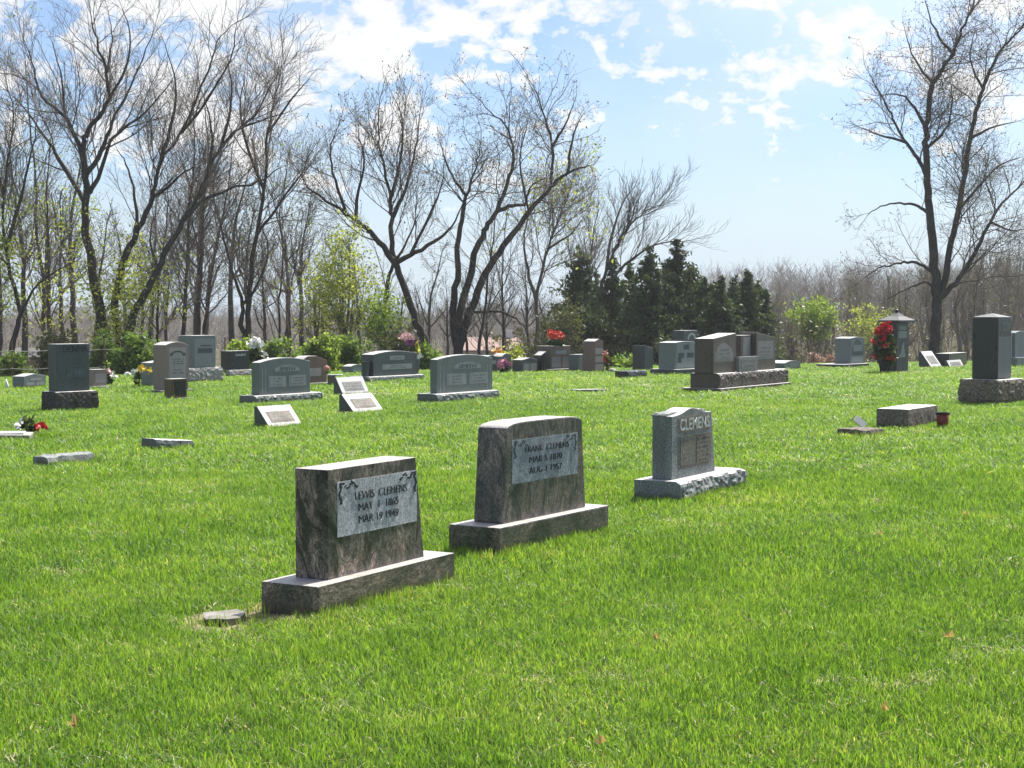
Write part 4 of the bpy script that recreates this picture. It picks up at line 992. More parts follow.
def traced_tree(name, label, Y, limbs, seed, dens=2.2, barkm='bark', group=None, leaves=None, extra_leaves=None, spread=.30, **kw):
    """limbs: list of (points in picture columns/rows, radius in px at start, at end, density factor); placed in depth round Y"""
    rng = np.random.default_rng(seed); gr = Grow(seed + 1, dens, **kw); tr = Tubes(); placed = []
    cat_pts = []
    first = True; base = None
    for li, lm in enumerate(limbs):
        pts, r0, r1 = lm[:3]; df = lm[3] if len(lm) > 3 else 1.0
        pts = np.array(pts, float)
        if first or len(placed) == 0: y0 = Y
        else:
            allp = np.vstack([q[0] for q in placed]); ally = np.concatenate([q[1] for q in placed])
            dist = np.hypot(allp[:, 0] - pts[0, 0], allp[:, 1] - pts[0, 1]); i = dist.argmin()
            y0 = ally[i] if dist[i] < 14 else Y + rng.uniform(-1, 1)
            if dist[i] < 14: pts[0] = allp[i]
        seg = np.concatenate([[0], np.cumsum(np.hypot(*np.diff(pts, axis=0).T))]); tot = seg[-1]
        dy = rng.uniform(-spread, spread) * tot * Y / F
        if first: dy *= .3
        ys = y0 + dy * (seg / tot) ** 1.3
        P = np.array([P3(px, py, y) for (px, py), y in zip(pts, ys)])
        if pts[0, 1] > 335 and (first or dist[i] >= 14):           # starts at the ground: carry the trunk down into it
            b = P[0].copy(); b[2] = ground_z(b[0], b[1]) - .25; 
            if b[2] < P[0][2] - .05: P = np.vstack([b, P]); ys = np.concatenate([[ys[0]], ys]); pts = np.vstack([[pts[0, 0], pts[0, 1] + 15], pts])
        Q = smooth_poly(P, 4, .012 * Y / 60 * (r0 ** .5), rng)
        rad = (r1 * .8 + (r0 - r1 * .8) * (1 - np.linspace(0, 1, len(Q))) ** 1.1) * Y / F
        if first or pts[0, 1] > 335: rad[:2] *= 1.25
        tr.add(Q, rad, 10 if r0 > 4 else 7)
        # record picture positions for later joins
        n = len(Q); pp = []; 
        for q in Q:
            yy = q[1]; pp.append((512 + q[0] / yy * F * 1.0, 0))
        k = np.linspace(0, 1, n)
        px = []; 
        for q in Q:
            v = Vector(q) - Vector((0, 0, EYE)); dep = v.y * CP - v.z * SP; up_ = v.y * SP + v.z * CP
            px.append((512 + v.x / dep * F, 384 - up_ / dep * F))
        placed.append((np.array(px), Q[:, 1].copy()))
        L = np.linalg.norm(np.diff(Q, axis=0), axis=1).sum()
        t0 = .55 if (first or pts[0, 1] > 335) and len(limbs) > 1 else .15
        Lk = min(L, 5.0)
        gr.kids(Q, rad, Lk, 1, t0, dens * df * L / Lk * .8)
        e = Q[-1] - Q[-2]; e /= np.linalg.norm(e)
        gr.branch(Q[-1], e, Lk * .35, max(.01, rad[-1] * .9), 1)
        if base is None: base = Q[0].copy(); base[2] = ground_z(base[0], base[1])
        first = False
    root = thing(name, label, 'tree', base, 0, group)
    link('trunk', tr.mesh('trunk', base), barkm, root)
    link('crown', gr.tw.mesh('crown', base), 'twig' if barkm == 'bark' else barkm, root)
    tips = np.array(gr.tips)
    if leaves:
        mat, frac, size, sp, mult = leaves
        t = tips[rng.random(len(tips)) < frac]; t = np.repeat(t, mult, 0); c = t + rng.normal(size=t.shape) * sp
        link('leaves', leaf_mesh('leaves', c - base, size, rng), mat, root)
    if extra_leaves:
        cs = []
        for (px, py, rx, ry, n) in extra_leaves:
            m = n // 5; cc = rng.normal(size=(m, 3)) * .5; 
            c0 = np.array([P3(px, py, Y)]) + cc * np.array([rx, max(rx * .8, .6), ry]) * Y / F
            c0 = np.repeat(c0, 7, 0); cs.append(c0 + rng.normal(size=c0.shape) * np.array([.16, .16, .06]))
        link('spring_leaves', leaf_mesh('spring_leaves', np.vstack(cs) - base, .058, rng), 'leaf_yellow', root)
    return root

VASE = dict(kink=.11, up=.03, ang=(24, 52), lenk=(.42, .85))
traced_tree('bare_tree', 'vase shaped bare tree with many rising limbs and light leaves low on its trunk', 53, [
    ([(107, 352), (103, 325), (99, 306), (92, 263), (85, 222), (86, 186), (84, 148), (88, 130), (107, 104), (107, 75), (98, 45), (92, 22)], 6.2, .9),
    ([(84, 160), (74, 135), (65, 117), (42, 96), (34, 70), (26, 45)], 2.6, .6), ([(78, 205), (60, 160), (47, 140), (29, 115), (12, 95)], 2.6, .6),
    ([(86, 175), (96, 161), (106, 138), (115, 117), (135, 78), (150, 40)], 3.0, .6), ([(86, 190), (98, 178), (112, 140), (146, 112), (172, 80)], 2.8, .6),
    ([(107, 104), (125, 70), (130, 35), (122, 8)], 1.6, .5), ([(65, 117), (62, 80), (52, 42)], 1.4, .5), ([(107, 76), (112, 40), (108, 12)], 1.2, .4)], 11, 1.45, **VASE,
    extra_leaves=[(82, 240, 22, 60, 420), (92, 300, 30, 30, 420), (108, 335, 16, 40, 700)])
traced_tree('bare_tree', 'bare tree with a forked dark trunk, middle stem of the clump by the green bush', 53.5, [
    ([(120, 350), (117, 325), (115, 303), (126, 254), (135, 237), (149, 206), (154, 193), (161, 161), (180, 135), (208, 70), (221, 35)], 5.2, .7),
    ([(154, 195), (170, 185), (185, 172), (205, 160)], 2.0, .6), ([(161, 161), (172, 120), (176, 85), (165, 45)], 2.2, .5), ([(180, 135), (200, 110), (230, 60), (235, 30)], 1.8, .5), ([(135, 237), (136, 205), (128, 170), (118, 150)], 2.2, .5)], 12, 1.45, **VASE,
    extra_leaves=[(130, 270, 30, 40, 560), (142, 290, 40, 22, 560)])
traced_tree('bare_tree', 'dark bare tree leaning strongly right out of the green bush', 52, [
    ([(125, 350), (131, 322), (135, 312), (147, 290), (158, 269), (173, 240), (186, 217), (196, 200), (209, 170), (221, 146), (240, 128), (255, 115), (275, 80)], 5.0, .7),
    ([(186, 217), (200, 203), (229, 189), (258, 182), (280, 168)], 2.4, .6), ([(209, 170), (212, 130), (203, 95)], 2.0, .5), ([(221, 146), (232, 100), (228, 60)], 1.8, .5), ([(240, 128), (262, 120), (290, 112)], 1.4, .4), ([(158, 269), (150, 240), (155, 215)], 1.6, .5)], 13, 1.45, **VASE,
    extra_leaves=[(140, 285, 36, 50, 520), (128, 320, 20, 40, 520)])
for i, (bx, pts, r, lab) in enumerate([
        (183, [(183, 342), (186, 290), (188, 240), (189, 209), (195, 150), (193, 100)], 2.6, 'straight slender bare tree just left of the tall blue grey stone'),
        (198, [(198, 338), (199, 290), (202, 240), (203, 215), (208, 160), (205, 110)], 3.2, 'straight bare tree rising behind the tall blue grey stone'),
        (206, [(205, 335), (208, 300), (215, 250), (226, 200), (232, 150)], 2.2, 'thin bare tree leaning right behind the tall blue grey stone'),
        (36, [(43, 362), (44, 310), (44, 280), (37, 237), (36, 183), (30, 125), (25, 60)], 3.4, 'tall straight bare tree behind the blue grey slant topped stone'),
        (48, [(50, 360), (49, 300), (48, 240), (47, 193), (50, 140)], 2.2, 'thin bare tree beside the tall straight one at the far left'),
        (156, [(157, 345), (158, 310), (160, 270), (166, 230), (168, 190)], 1.8, 'thin bare sapling directly above the rose brown stone'),
        (280, [(280, 345), (279, 300), (283, 260), (280, 215), (286, 170)], 1.5, 'thin grey bare sapling above the left SMITH stone'),
        (292, [(290, 345), (289, 310), (294, 270), (300, 240)], 1.6, 'crooked thin bare tree above the red brown arched stone'),
        (482, [(479, 346), (484, 318), (487, 285), (492, 250), (496, 215)], 2.0, 'thin dark bare tree right of the three leaning trunks'),
        (503, [(503, 350), (503, 320), (502, 285), (503, 255), (506, 220)], 1.5, 'thin upright bare tree above the magenta ground bouquet')]):
    traced_tree('bare_tree', lab, 55 + 2.4 * (i % 4), [(pts, r, .6, 1.0)], 40 + i, 1.5, **VASE, leaves=('leaf_spring', .10, .07, .1, 3) if bx in (36, 48, 280) else None,
                extra_leaves=[(44, 225, 26, 60, 420), (50, 320, 30, 50, 320)] if bx == 48 else None)
traced_tree('bare_tree', 'bare tree with a crooked twin stem between the black stone and the left SMITH stone', 56, [
    ([(246, 345), (248, 331), (250, 290), (256, 234), (264, 189), (268, 133), (276, 95), (282, 64)], 4.0, .6),
    ([(239, 348), (241, 320), (243, 305), (232, 270), (222, 230), (215, 205)], 3.0, .6), ([(243, 305), (255, 290), (268, 255), (262, 225)], 1.8, .5), ([(256, 234), (275, 210), (300, 175), (312, 150)], 1.8, .5),
    ([(264, 189), (248, 150), (240, 110), (245, 75)], 2.0, .5), ([(268, 133), (295, 95), (308, 80)], 1.4, .4)], 15, 1.6, **VASE)
traced_tree('bare_tree', 'far left bare tree with limbs fanning right from the picture edge', 50, [
    ([(11, 355), (15, 335), (20, 315), (12, 280), (6, 250), (3, 193), (13, 130), (8, 80)], 3.6, .6),
    ([(6, 250), (20, 200), (31, 156), (38, 120)], 2.2, .5), ([(20, 315), (32, 292), (48, 276), (75, 262)], 1.6, .5), ([(3, 200), (-10, 150), (-14, 90)], 2.0, .5)], 16, 1.5, **VASE,
    extra_leaves=[(6, 235, 16, 60, 480), (8, 268, 14, 50, 320)])
traced_tree('bare_tree', 'broad crowned bare tree with a curved trunk and a long arm reaching left', 58, [
    ([(424, 345), (420, 330), (408, 298), (398, 268), (393, 250), (391, 218), (391, 201), (385, 170), (379, 145), (378, 115)], 5.2, .7),
    ([(398, 265), (379, 242), (362, 225), (347, 214), (327, 201), (310, 190), (303, 181)], 3.4, .6), ([(391, 220), (405, 190), (416, 149), (420, 115)], 2.4, .5),
    ([(398, 262), (415, 252), (440, 238), (452, 226), (465, 200)], 3.0, .6), ([(355, 220), (357, 195), (365, 160), (358, 130)], 2.2, .5), ([(408, 255), (425, 225), (440, 190), (445, 160)], 1.8, .5),
    ([(347, 214), (335, 180), (330, 150), (338, 125)], 1.8, .5), ([(391, 201), (400, 160), (402, 120), (396, 100)], 1.8, .5), ([(385, 340), (386, 300), (389, 275), (398, 255)], 3.0, 2.0, .1)], 17, 1.9, 'bark', None, ('leaf_bud', .35, .045, .06, 2), kink=.12, up=.07, ang=(22, 50), lenk=(.42, .8))
traced_tree('bare_tree', 'clump of three dark leaning trunks behind the right SMITH stone', 57, [
    ([(459, 347), (466, 325), (474, 300), (490, 267), (508, 240), (529, 212), (540, 198), (550, 185), (552, 146), (545, 119), (537, 91)], 5.4, .7),
    ([(455, 345), (456, 330), (466, 290), (474, 255), (485, 232), (494, 216), (505, 190), (513, 165), (513, 146), (505, 126), (486, 107)], 4.6, .6),
    ([(451, 346), (453, 310), (457, 279), (459, 236), (464, 205), (466, 197), (475, 170), (480, 150)], 4.4, .7),
    ([(550, 186), (558, 180), (568, 173), (580, 168), (591, 165)], 2.6, .6), ([(498, 212), (512, 206), (525, 204), (529, 189), (540, 180)], 2.4, .6), ([(552, 146), (565, 125), (575, 100)], 1.8, .4),
    ([(466, 197), (455, 180), (445, 160), (440, 140)], 1.8, .5), ([(568, 173), (572, 140), (582, 115)], 1.8, .4), ([(470, 315), (500, 312), (520, 322), (528, 335)], 1.6, .5, .5), ([(529, 212), (520, 160), (528, 120)], 1.4, .4)], 18, 1.8, 'bark', None, ('leaf_bud', .3, .045, .07, 2), kink=.20, up=.04, ang=(32, 66), lenk=(.42, .8))
traced_tree('bare_tree', 'slim grey bare tree forking low in front of the first cedar', 60, [
    ([(537, 350), (538, 320), (537, 294), (548, 247), (556, 225), (564, 204)], 3.2, .6), ([(538, 300), (528, 270), (524, 240), (528, 215)], 2.0, .5), ([(548, 247), (570, 235), (585, 215)], 1.4, .4)], 19, 2.6, 'bark_grey', None, ('leaf_yellow', .15, .07, .12, 3), **VASE)
traced_tree('bare_tree', 'bare tree fanning up over the cedars with long straight shoots', 66, [
    ([(592, 350), (594, 325), (600, 295), (607, 270), (618, 245), (628, 227), (645, 212), (666, 201)], 3.0, .5), ([(596, 315), (590, 280), (592, 245), (598, 210)], 2.0, .5), ([(607, 270), (612, 235), (622, 205), (632, 190)], 1.8, .5),
    ([(600, 295), (625, 265), (655, 245), (690, 240)], 1.8, .5), ([(594, 330), (580, 300), (572, 265), (566, 235)], 1.6, .5)], 20, 2.4, 'bark_grey', None, None, kink=.08, up=.06, ang=(18, 40))
traced_tree('bare_tree', 'very large bare tree with three rising limbs standing alone at the right', 60, [
    ([(933, 364), (935, 340), (937, 307), (936, 285), (933, 247), (930, 215), (927, 183), (926, 150), (927, 119), (933, 84), (943, 68), (953, 54), (962, 30), (973, 6), (976, -25)], 6.4, .8),
    ([(937, 300), (945, 280), (952, 240), (958, 213), (964, 175), (970, 139), (976, 112), (983, 89), (990, 70), (998, 54), (1012, 38), (1026, 22), (1036, 0)], 3.7, .7),
    ([(938, 304), (955, 283), (966, 268), (978, 247), (990, 222), (1002, 203), (1024, 183), (1045, 160)], 3.4, .6),
    ([(927, 176), (918, 158), (906, 143), (897, 127), (889, 109), (878, 90), (869, 74)], 2.3, .4), ([(929, 212), (918, 206), (904, 203), (885, 205), (868, 214)], 1.9, .5), ([(934, 272), (920, 264), (904, 262), (890, 266), (879, 268), (862, 280)], 1.9, .5),
    ([(927, 125), (915, 108), (900, 95), (880, 95)], 2.0, .5), ([(928, 150), (945, 130), (952, 105), (950, 80)], 1.8, .5), ([(970, 139), (990, 128), (1015, 122)], 1.8, .5), ([(958, 213), (975, 190), (1000, 165), (1020, 158)], 1.8, .5), ([(953, 54), (935, 30), (925, 0)], 1.8, .5),
    ([(937, 290), (925, 282), (905, 290), (885, 300)], 1.6, .5), ([(906, 143), (880, 135), (855, 125)], 1.6, .4), ([(990, 222), (1010, 230), (1030, 228)], 1.5, .4), ([(933, 84), (915, 60), (905, 30)], 1.6, .4), ([(983, 89), (970, 60), (975, 30)], 1.4, .4)],
    21, 2.0, 'bark', None, ('leaf_bud', .5, .04, .05, 2), kink=.19, up=.02, ang=(32, 68), lenk=(.45, .8))

# light-leaved young trees
def leafy(name, label, px, Y, ytop, ybot, rx, mat, n, size, seed, barkm='bark_grey', cat='tree', twig=True, lumps=9, group=None):
    """small tree: tapering trunk, branching limbs and a loose crown of leaf clumps gathered round the branch tips"""
    rng = np.random.default_rng(seed); b = A(px, Y); zt = ZAT(ytop, Y); zb = ZAT(ybot, Y); Wd = rx * Y / F; H = zt - b.z
    gr = Grow(seed, 3.0, .007, 3, .06, (25, 55), .14); tr = Tubes()
    stems = 1 if barkm != 'multi' else 4
    for k in range(3):
        top = np.array([rng.uniform(-.5, .5) * Wd, rng.uniform(-.5, .5) * Wd, H * rng.uniform(.75, .92)])
        Q = smooth_poly([(0, 0, -.2), top * np.array([.25, .25, .4]) + rng.normal(size=3) * .05, top], 5, .02, rng)
        rad = np.linspace(.012 * H + .015, .012, len(Q)); tr.add(Q, rad, 7); gr.kids(Q, rad, H * .55, 1, .3, 3.4)
    root = thing(name, label, cat, b, 0, group)
    link('trunk', tr.mesh('trunk'), 'bark_grey', root); link('branches', gr.tw.mesh('branches'), 'bark_grey', root)
    tips = np.array(gr.tips); tips = tips[(tips[:, 2] > zb - b.z)]
    ex = tips[rng.integers(0, len(tips), n // 8)]
    lump = rng.normal(size=(lumps * 4, 3)); lump[:, 2] = np.where(lump[:, 2] < -.3, lump[:, 2] * .3, lump[:, 2]); lump /= np.linalg.norm(lump, axis=1)[:, None]; lump *= rng.uniform(.35, 1, (lumps * 4, 1)) ** .6
    hh = (zt - zb) / 2; lump = lump * np.array([Wd * .85, Wd * .85, hh]) + np.array([0, 0, zb - b.z + hh])
    ex2 = lump[rng.integers(0, len(lump), n // 8)] + rng.normal(size=(n // 8, 3)) * np.array([.20 * Wd, .20 * Wd, .16 * hh])
    ex = np.where(rng.random((len(ex), 1)) < .5, ex2, ex)
    c = np.repeat(ex, 8, 0) + rng.normal(size=(len(ex) * 8, 3)) * np.array([.14, .14, .10])
    link('crown', leaf_mesh('crown', c, size, rng), mat, root)
    return root
leafy('young_tree', 'yellow green young tree coming into leaf among the bare trunks', 346, 54, 228, 335, 34, 'leaf_yellow', 4200, .058, 61)
leafy('young_tree', 'thin young tree with sparse yellow green leaves beside the leafing one', 318, 57, 255, 340, 22, 'leaf_yellow', 1600, .055, 62)
leafy('young_tree', 'low yellow green tree left of the curved bare trunk', 384, 53, 290, 345, 20, 'leaf_spring', 2600, .06, 63)
leafy('young_tree', 'bright light green rounded tree right of the cedars', 813, 78, 296, 338, 25, 'leaf_spring', 6500, .07, 64)
leafy('young_tree', 'paler yellow green tree behind the blue grey arched stone', 870, 84, 302, 350, 26, 'leaf_yellow', 2400, .07, 65)
leafy('young_tree', 'small pale green tree in front of the left cedars', 566, 56, 295, 350, 18, 'leaf_olive', 1500, .055, 66)

# cedars
def cedar(label, px, Y, ytop, halfw, seed, olive=0.0):
    rng = np.random.default_rng(seed); b = A(px, Y); H = ZAT(ytop, Y) - b.z; Wd = halfw * Y / F
    tr = Tubes(); Q = smooth_poly([(0, 0, -.2), (rng.normal() * .06, rng.normal() * .06, H * .5), (0, 0, H * .985)], 6); tr.add(Q, np.linspace(.02 * H + .03, .012, len(Q)), 8)
    C_, T_ = [], []
    br = Tubes(); nb = int(H * 42)
    for i in range(nb):
        t = 1 - rng.random() ** .72 * .97; z = H * t; a = rng.uniform(0, 2 * math.pi)
        prof = (1 - t) ** .85 * (.8 + .2 * min(1, t / .12)) + .012
        l_ = 1.75 * Wd * prof * rng.uniform(.45, 1.25) * (1 + .18 * math.sin(a * 3 + seed) )
        rise = rng.uniform(.05, .55) * l_ * (.3 + t)
        p1 = np.array([math.cos(a) * l_, math.sin(a) * l_, z + rise - .05 * l_])
        P = np.array([[0, 0, z - .05 * l_], p1 * np.array([.5, .5, 1]) - np.array([0, 0, rise * .55]), p1])
        if l_ > .25: br.add(P, [.012 + .01 * l_, .010, .004], 3)
        m = int(14 + 60 * l_); u = rng.uniform(.25, 1.03, m)[:, None]
        c = P[0] * (1 - u) ** 2 + 2 * P[1] * u * (1 - u) + P[2] * u ** 2 + rng.normal(size=(m, 3)) * np.array([.09, .09, .07]) * (.6 + .5 * l_)
        C_.append(c); T_.append(rng.uniform(.1, .55, m) * (1) + olive * .4 + .25 * rng.random())
    root = thing('cedar_tree', label, 'tree', b, 0)
    link('trunk', tr.mesh('trunk'), 'bark', root); link('branches', br.mesh('branches'), 'bark', root)
    link('crown', leaf_mesh('crown', np.vstack(C_), .072, rng, .0, 2.6, np.concatenate(T_)), 'leaf_cedar', root)
for i, (px, Y, yt, hw, ol, lab) in enumerate([
        (579, 64, 243, 27, .35, 'dark green cedar with a thin spire, first from the left of the cedar stand'), (612, 66, 256, 24, .25, 'cedar half veiled by bare branches, between the two tallest left cedars'),
        (650, 63, 246, 27, .05, 'dense black green cedar behind the slim dark grey stone'), (676, 65, 238, 26, .0, 'tallest dark cedar of the stand, pointed and ragged'),
        (704, 66, 276, 20, .1, 'lower dark cedar between the tallest cedar and the squat right ones'), (722, 64, 277, 20, .05, 'dark cedar directly behind the brown twin monument'),
        (747, 66, 270, 20, .15, 'pointed cedar at the right shoulder of the brown twin monument'), (764, 67, 288, 16, .4, 'rusty green cedar at the right end of the stand'),
        (630, 68, 262, 20, .1, 'cedar hidden behind the veiled one in the middle of the stand'), (690, 69, 262, 22, .0, 'dark cedar in the back row right of the tallest one'), (735, 70, 274, 18, .2, 'small cedar in the back row behind the twin monument'), (595, 69, 270, 22, .3, 'broad low cedar filling the gap right of the thin spired one'),
        (664, 70, 268, 22, .1, 'cedar in the back row between the dense black green one and the tallest'), (714, 70, 282, 20, .15, 'back row cedar left of the pointed one by the twin monument'), (757, 70, 280, 18, .3, 'back row cedar just left of the rusty green end one')]):
    cedar(lab, px, Y, yt, hw, 80 + i, ol)

# bushes
def bush(label, px, Y, ytop, hw, mat, n, seed, name='bush', size=.062, ybot=None, flat=.0):
    rng = np.random.default_rng(seed); b = A(px, Y); H = ZAT(ytop, Y) - b.z; Wd = hw * Y / F
    gr = Grow(seed, 4, .006, 2, .05, (20, 55), .16); st = Tubes(); ends = []
    for k in range(max(5, int(hw / 2.2))):
        a = rng.uniform(0, 6.28); q = Wd * rng.uniform(0, .95); e = np.array([math.cos(a) * q, math.sin(a) * q * .7, H * rng.uniform(.55, .92) * (1 - .35 * (q / Wd) ** 2)])
        Q = smooth_poly([(e[0] * .4, e[1] * .4, -.1), e * np.array([.8, .8, .5]), e], 4, .02, rng); rad = np.linspace(.018, .008, len(Q)); st.add(Q, rad, 5); gr.kids(Q, rad, max(.5, H * .5), 1, .2, 5)
    tips = np.array(gr.tips); tips = tips[tips[:, 2] > .05]
    n = int(n * 1.7); k = tips[rng.integers(0, len(tips), n // 7)]; c = np.repeat(k, 7, 0) + rng.normal(size=(len(k) * 7, 3)) * .09
    root = thing(name, label, 'bush', b)
    link('stems', st.mesh('stems'), 'bark_grey', root); link('twigs', gr.tw.mesh('twigs'), 'bark_grey', root)
    link('foliage', leaf_mesh('foliage', c, size, rng), mat, root); return root
bush('bright green bush at the foot of the leaning trunks', 133, 45, 338, 26, 'leaf_bush', 3600, 101)
bush('taller green bush close behind the tall rose brown stone', 152, 46.5, 346, 16, 'leaf_spring', 1500, 102)
bush('green leafy bush climbing the double trunk at its foot', 104, 50, 332, 11, 'leaf_bush', 1300, 103)
bush('dull green undergrowth bush at the far left by the fence', 14, 47, 349, 22, 'leaf_bush', 1500, 104)
bush('brushy dark green bush behind the tall blue grey stone with capitals', 62, 50, 318, 26, 'leaf_olive', 1700, 105)
bush('light green bush behind the near black stone', 243, 47, 343, 17, 'leaf_spring', 1400, 106)
bush('green bush rising behind the left SMITH stone', 275, 48, 342, 18, 'leaf_bush', 1700, 107)
bush('broad fresh green bush behind the red brown arched stone', 322, 49, 338, 28, 'leaf_spring', 3200, 108)
bush('dense mid green bush left of the wide grey green stone', 349, 50, 336, 20, 'leaf_bush', 2200, 109)
bush('dark olive bush behind the wide grey green stone', 398, 51, 322, 20, 'leaf_olive', 1700, 110)
bush('green bush between the wide grey green stone and the right SMITH stone', 424, 50, 346, 14, 'leaf_bush', 1300, 111)
bush('yellow green weed clump behind the low grey double stone', 512, 45.5, 352, 9, 'leaf_yellow', 700, 112, size=.07)
bush('brushy olive bush under the slim grey bare tree', 545, 58, 322, 22, 'leaf_olive', 1000, 113)
bush('bare grey brushy shrub right of the brown twin monument', 790, 72, 318, 20, 'leaf_brush', 500, 114)
bush('pink blossoming shrub low behind the blue grey arched stone', 818, 62, 354, 20, 'leaf_pink', 1100, 115, size=.06)
bush('small green weed at the foot of the slim dark grey stone', 630, 45.5, 361, 7, 'leaf_spring', 150, 116, size=.07)
bush('low green weeds between the curved red stone and the slim grey stone', 621, 46, 366, 7, 'leaf_bush', 160, 117, size=.06)
bush('brushy tangle behind the black stone and the SMITH stones', 262, 60, 330, 30, 'leaf_brush', 500, 118)
bush('grey brushy tangle left of the cedar stand', 520, 62, 318, 24, 'leaf_brush', 700, 119)
P = A(256, 41.5, 350)
bouquet('flower_bouquet', 'tall white flowers and foliage standing behind the left SMITH stone', 'flowers', P, [('blossom', 'petal_white', 120, (-.02, 0, .78), (.24, .2, .15), .10), ('blossom', 'petal_white', 30, (.2, 0, .50), (.08, .1, .2), .08), ('leaves', 'leaf_cedar', 120, (0, 0, .46), (.22, .2, .24), .10)], 19, None, .5)

# woods: a few generic bare trees copied
def generic(seed, H, lean=0, barkm='bark_pale', dens=2.2, nl=9, low=.28):
    rng = np.random.default_rng(seed); gr = Grow(seed, dens, .008, 3, .07, (18, 45), .11); tr = Tubes()
    Q = smooth_poly([(0, 0, -.3), (rng.normal() * .15, rng.normal() * .15, H * .3), (rng.normal() * .3 + lean * .5, rng.normal() * .3, H * .62), (rng.normal() * .4 + lean, rng.normal() * .4, H * .92)], 5, .03, rng)
    rad = np.linspace(.014 * H + .03, .012, len(Q)); tr.add(Q, rad, 7)
    for k in range(nl):
        f = rng.uniform(low, .9) * (len(Q) - 1); i = int(f); p = Q[i]; a = k * 2.4 + rng.uniform(-.4, .4); el_ = rng.uniform(.5, 1.1)
        d = np.array([math.cos(a) * math.cos(el_), math.sin(a) * math.cos(el_), math.sin(el_)]); L = H * rng.uniform(.22, .42) * (1.15 - f / len(Q))
        gr.branch(p, d, L, rad[i] * .55, 1)
    gr.kids(Q, rad, H * .35, 1, .5, 2.5)
    tp = np.array(gr.tips); tp = np.repeat(tp[rng.random(len(tp)) < .5], 3, 0); tp = tp + rng.normal(size=tp.shape) * .10
    return tr.mesh('trunk'), gr.tw.mesh('crown'), barkm, leaf_mesh('buds', tp, .05, rng)
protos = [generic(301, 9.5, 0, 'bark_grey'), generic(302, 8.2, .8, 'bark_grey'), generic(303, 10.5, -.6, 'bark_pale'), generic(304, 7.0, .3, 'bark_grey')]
protos_d = [generic(311, 12, .5, 'bark', 1.5, 7, .48), generic(312, 11, -.9, 'bark', 1.5, 6, .42), generic(313, 12, .2, 'bark', 1.4, 5, .55)]
def wood_tree(meshes, px, Y, sc, rot, label, group):
    tm, cm, mat, bm_ = meshes; b = A(px, Y)
    root = thing('bare_tree', label, 'tree', b, rot, group); root.scale = (sc, sc, sc)
    link('trunk', tm, mat, root); link('crown', cm, mat, root); link('leaves', bm_, 'leaf_olive' if mat == 'bark' else 'leaf_brush', root)  # the leaves part is sparse leaf buds, added to fill the crowns
rng = random.Random(77)
for i in range(110):
    px = 772 + (i * 37.7) % 300; Y = 84 + (i * 13.3) % 60
    target = 290 - max(0, (px - 800)) * .27 + rng.uniform(-10, 16)      # how high the wood stands in this column
    b = A(px, Y); H = ZAT(target, Y) - b.z; H = max(4, H)
    wood_tree(protos[i % 4], px, Y, H / (9.5, 8.2, 10.5, 7.0)[i % 4], rng.uniform(0, 6.28), 'grey bare tree in the wood on the right, behind the big lone tree', 'bare trees in the wood on the right')
for i in range(34):
    px = -30 + i * 18.5 + rng.uniform(-6, 6); Y = rng.uniform(66, 88); b = A(px, Y)
    target = rng.uniform(120, 235) if px < 330 else rng.uniform(225, 290)
    H = ZAT(target, Y) - b.z
    k = i % 3
    wood_tree(protos_d[k], px, Y, H / (12, 11, 12)[k], rng.uniform(0, 6.28), 'slender bare tree in the thin wood behind the gravestones on the left', 'bare trees in the thin wood on the left')

# ================================================================== HOUSES AND FENCE BEYOND THE CREST
def house(label, px0, px1, Y, yr, ye, rmat, wmat, seed):
    b = A((px0 + px1) / 2, Y); w = (px1 - px0) * Y / F; d = 7.0; hr = ZAT(yr, Y) - b.z; he = ZAT(ye, Y) - b.z
    root = thing('house', label, 'house', b)
    bm = bmesh.new(); box_bm(bm, -w / 2, w / 2, 0, d, -.5, he); from_bm('wall', bm, wmat, root)
    o_ = .35
    bm = bmesh.new(); pr = [(-o_, he - .08), (d / 2, hr), (d + o_, he - .08), (d + o_, he + .06), (d / 2, hr + .16), (-o_, he + .06)]
    f = [bm.verts.new((-w / 2 - o_, y, z)) for y, z in pr]; e = [bm.verts.new((w / 2 + o_, y, z)) for y, z in pr]
    for a in (0, 1, 2, 3, 4, 5): bm.faces.new((f[a], f[(a + 1) % 6], e[(a + 1) % 6], e[a]))
    bm.faces.new((f[0], f[1], f[4], f[5])); bm.faces.new((f[1], f[2], f[3], f[4])); bm.faces.new((e[0], e[1], e[4], e[5])); bm.faces.new((e[1], e[2], e[3], e[4]))
    rf = from_bm('roof', bm, rmat, root)
    for sx in (-w / 2, w / 2):
        bm = bmesh.new(); v = [bm.verts.new((sx, 0.01, he)), bm.verts.new((sx, d - .01, he)), bm.verts.new((sx, d / 2, hr - .08))]; u = [bm.verts.new((sx * .99, p.co.y, p.co.z)) for p in v]
        bm.faces.new(v); bm.faces.new(u)
        for k in range(3): bm.faces.new((v[k], v[(k + 1) % 3], u[(k + 1) % 3], u[k]))
        from_bm('gable', bm, wmat, root)
    for k in range(3):
        x = -w / 2 + w * (.2 + .3 * k)
        fr = box('window', x - .45, x + .45, -.03, .02, .9, min(he - .3, 2.0), 'white_metal', root, 0); box('pane', x - .38, x + .38, -.036, -.028, .98, min(he - .3, 2.0) - .08, 'glass_dark', fr, 0)
    box('chimney', w * .25, w * .25 + .7, d / 2 - .3, d / 2 + .4, hr - .3, hr + .7, wmat, rf, 0)
house('low house with a faded red roof glimpsed between the leaning trunks', 462, 517, 118, 340, 351, 'roof_red', 'wall_white', 1)
house('tan shed with a dark roof glimpsed behind the far left trees', 4, 50, 84, 352, 358, 'roof_dark', 'wall_tan', 2)

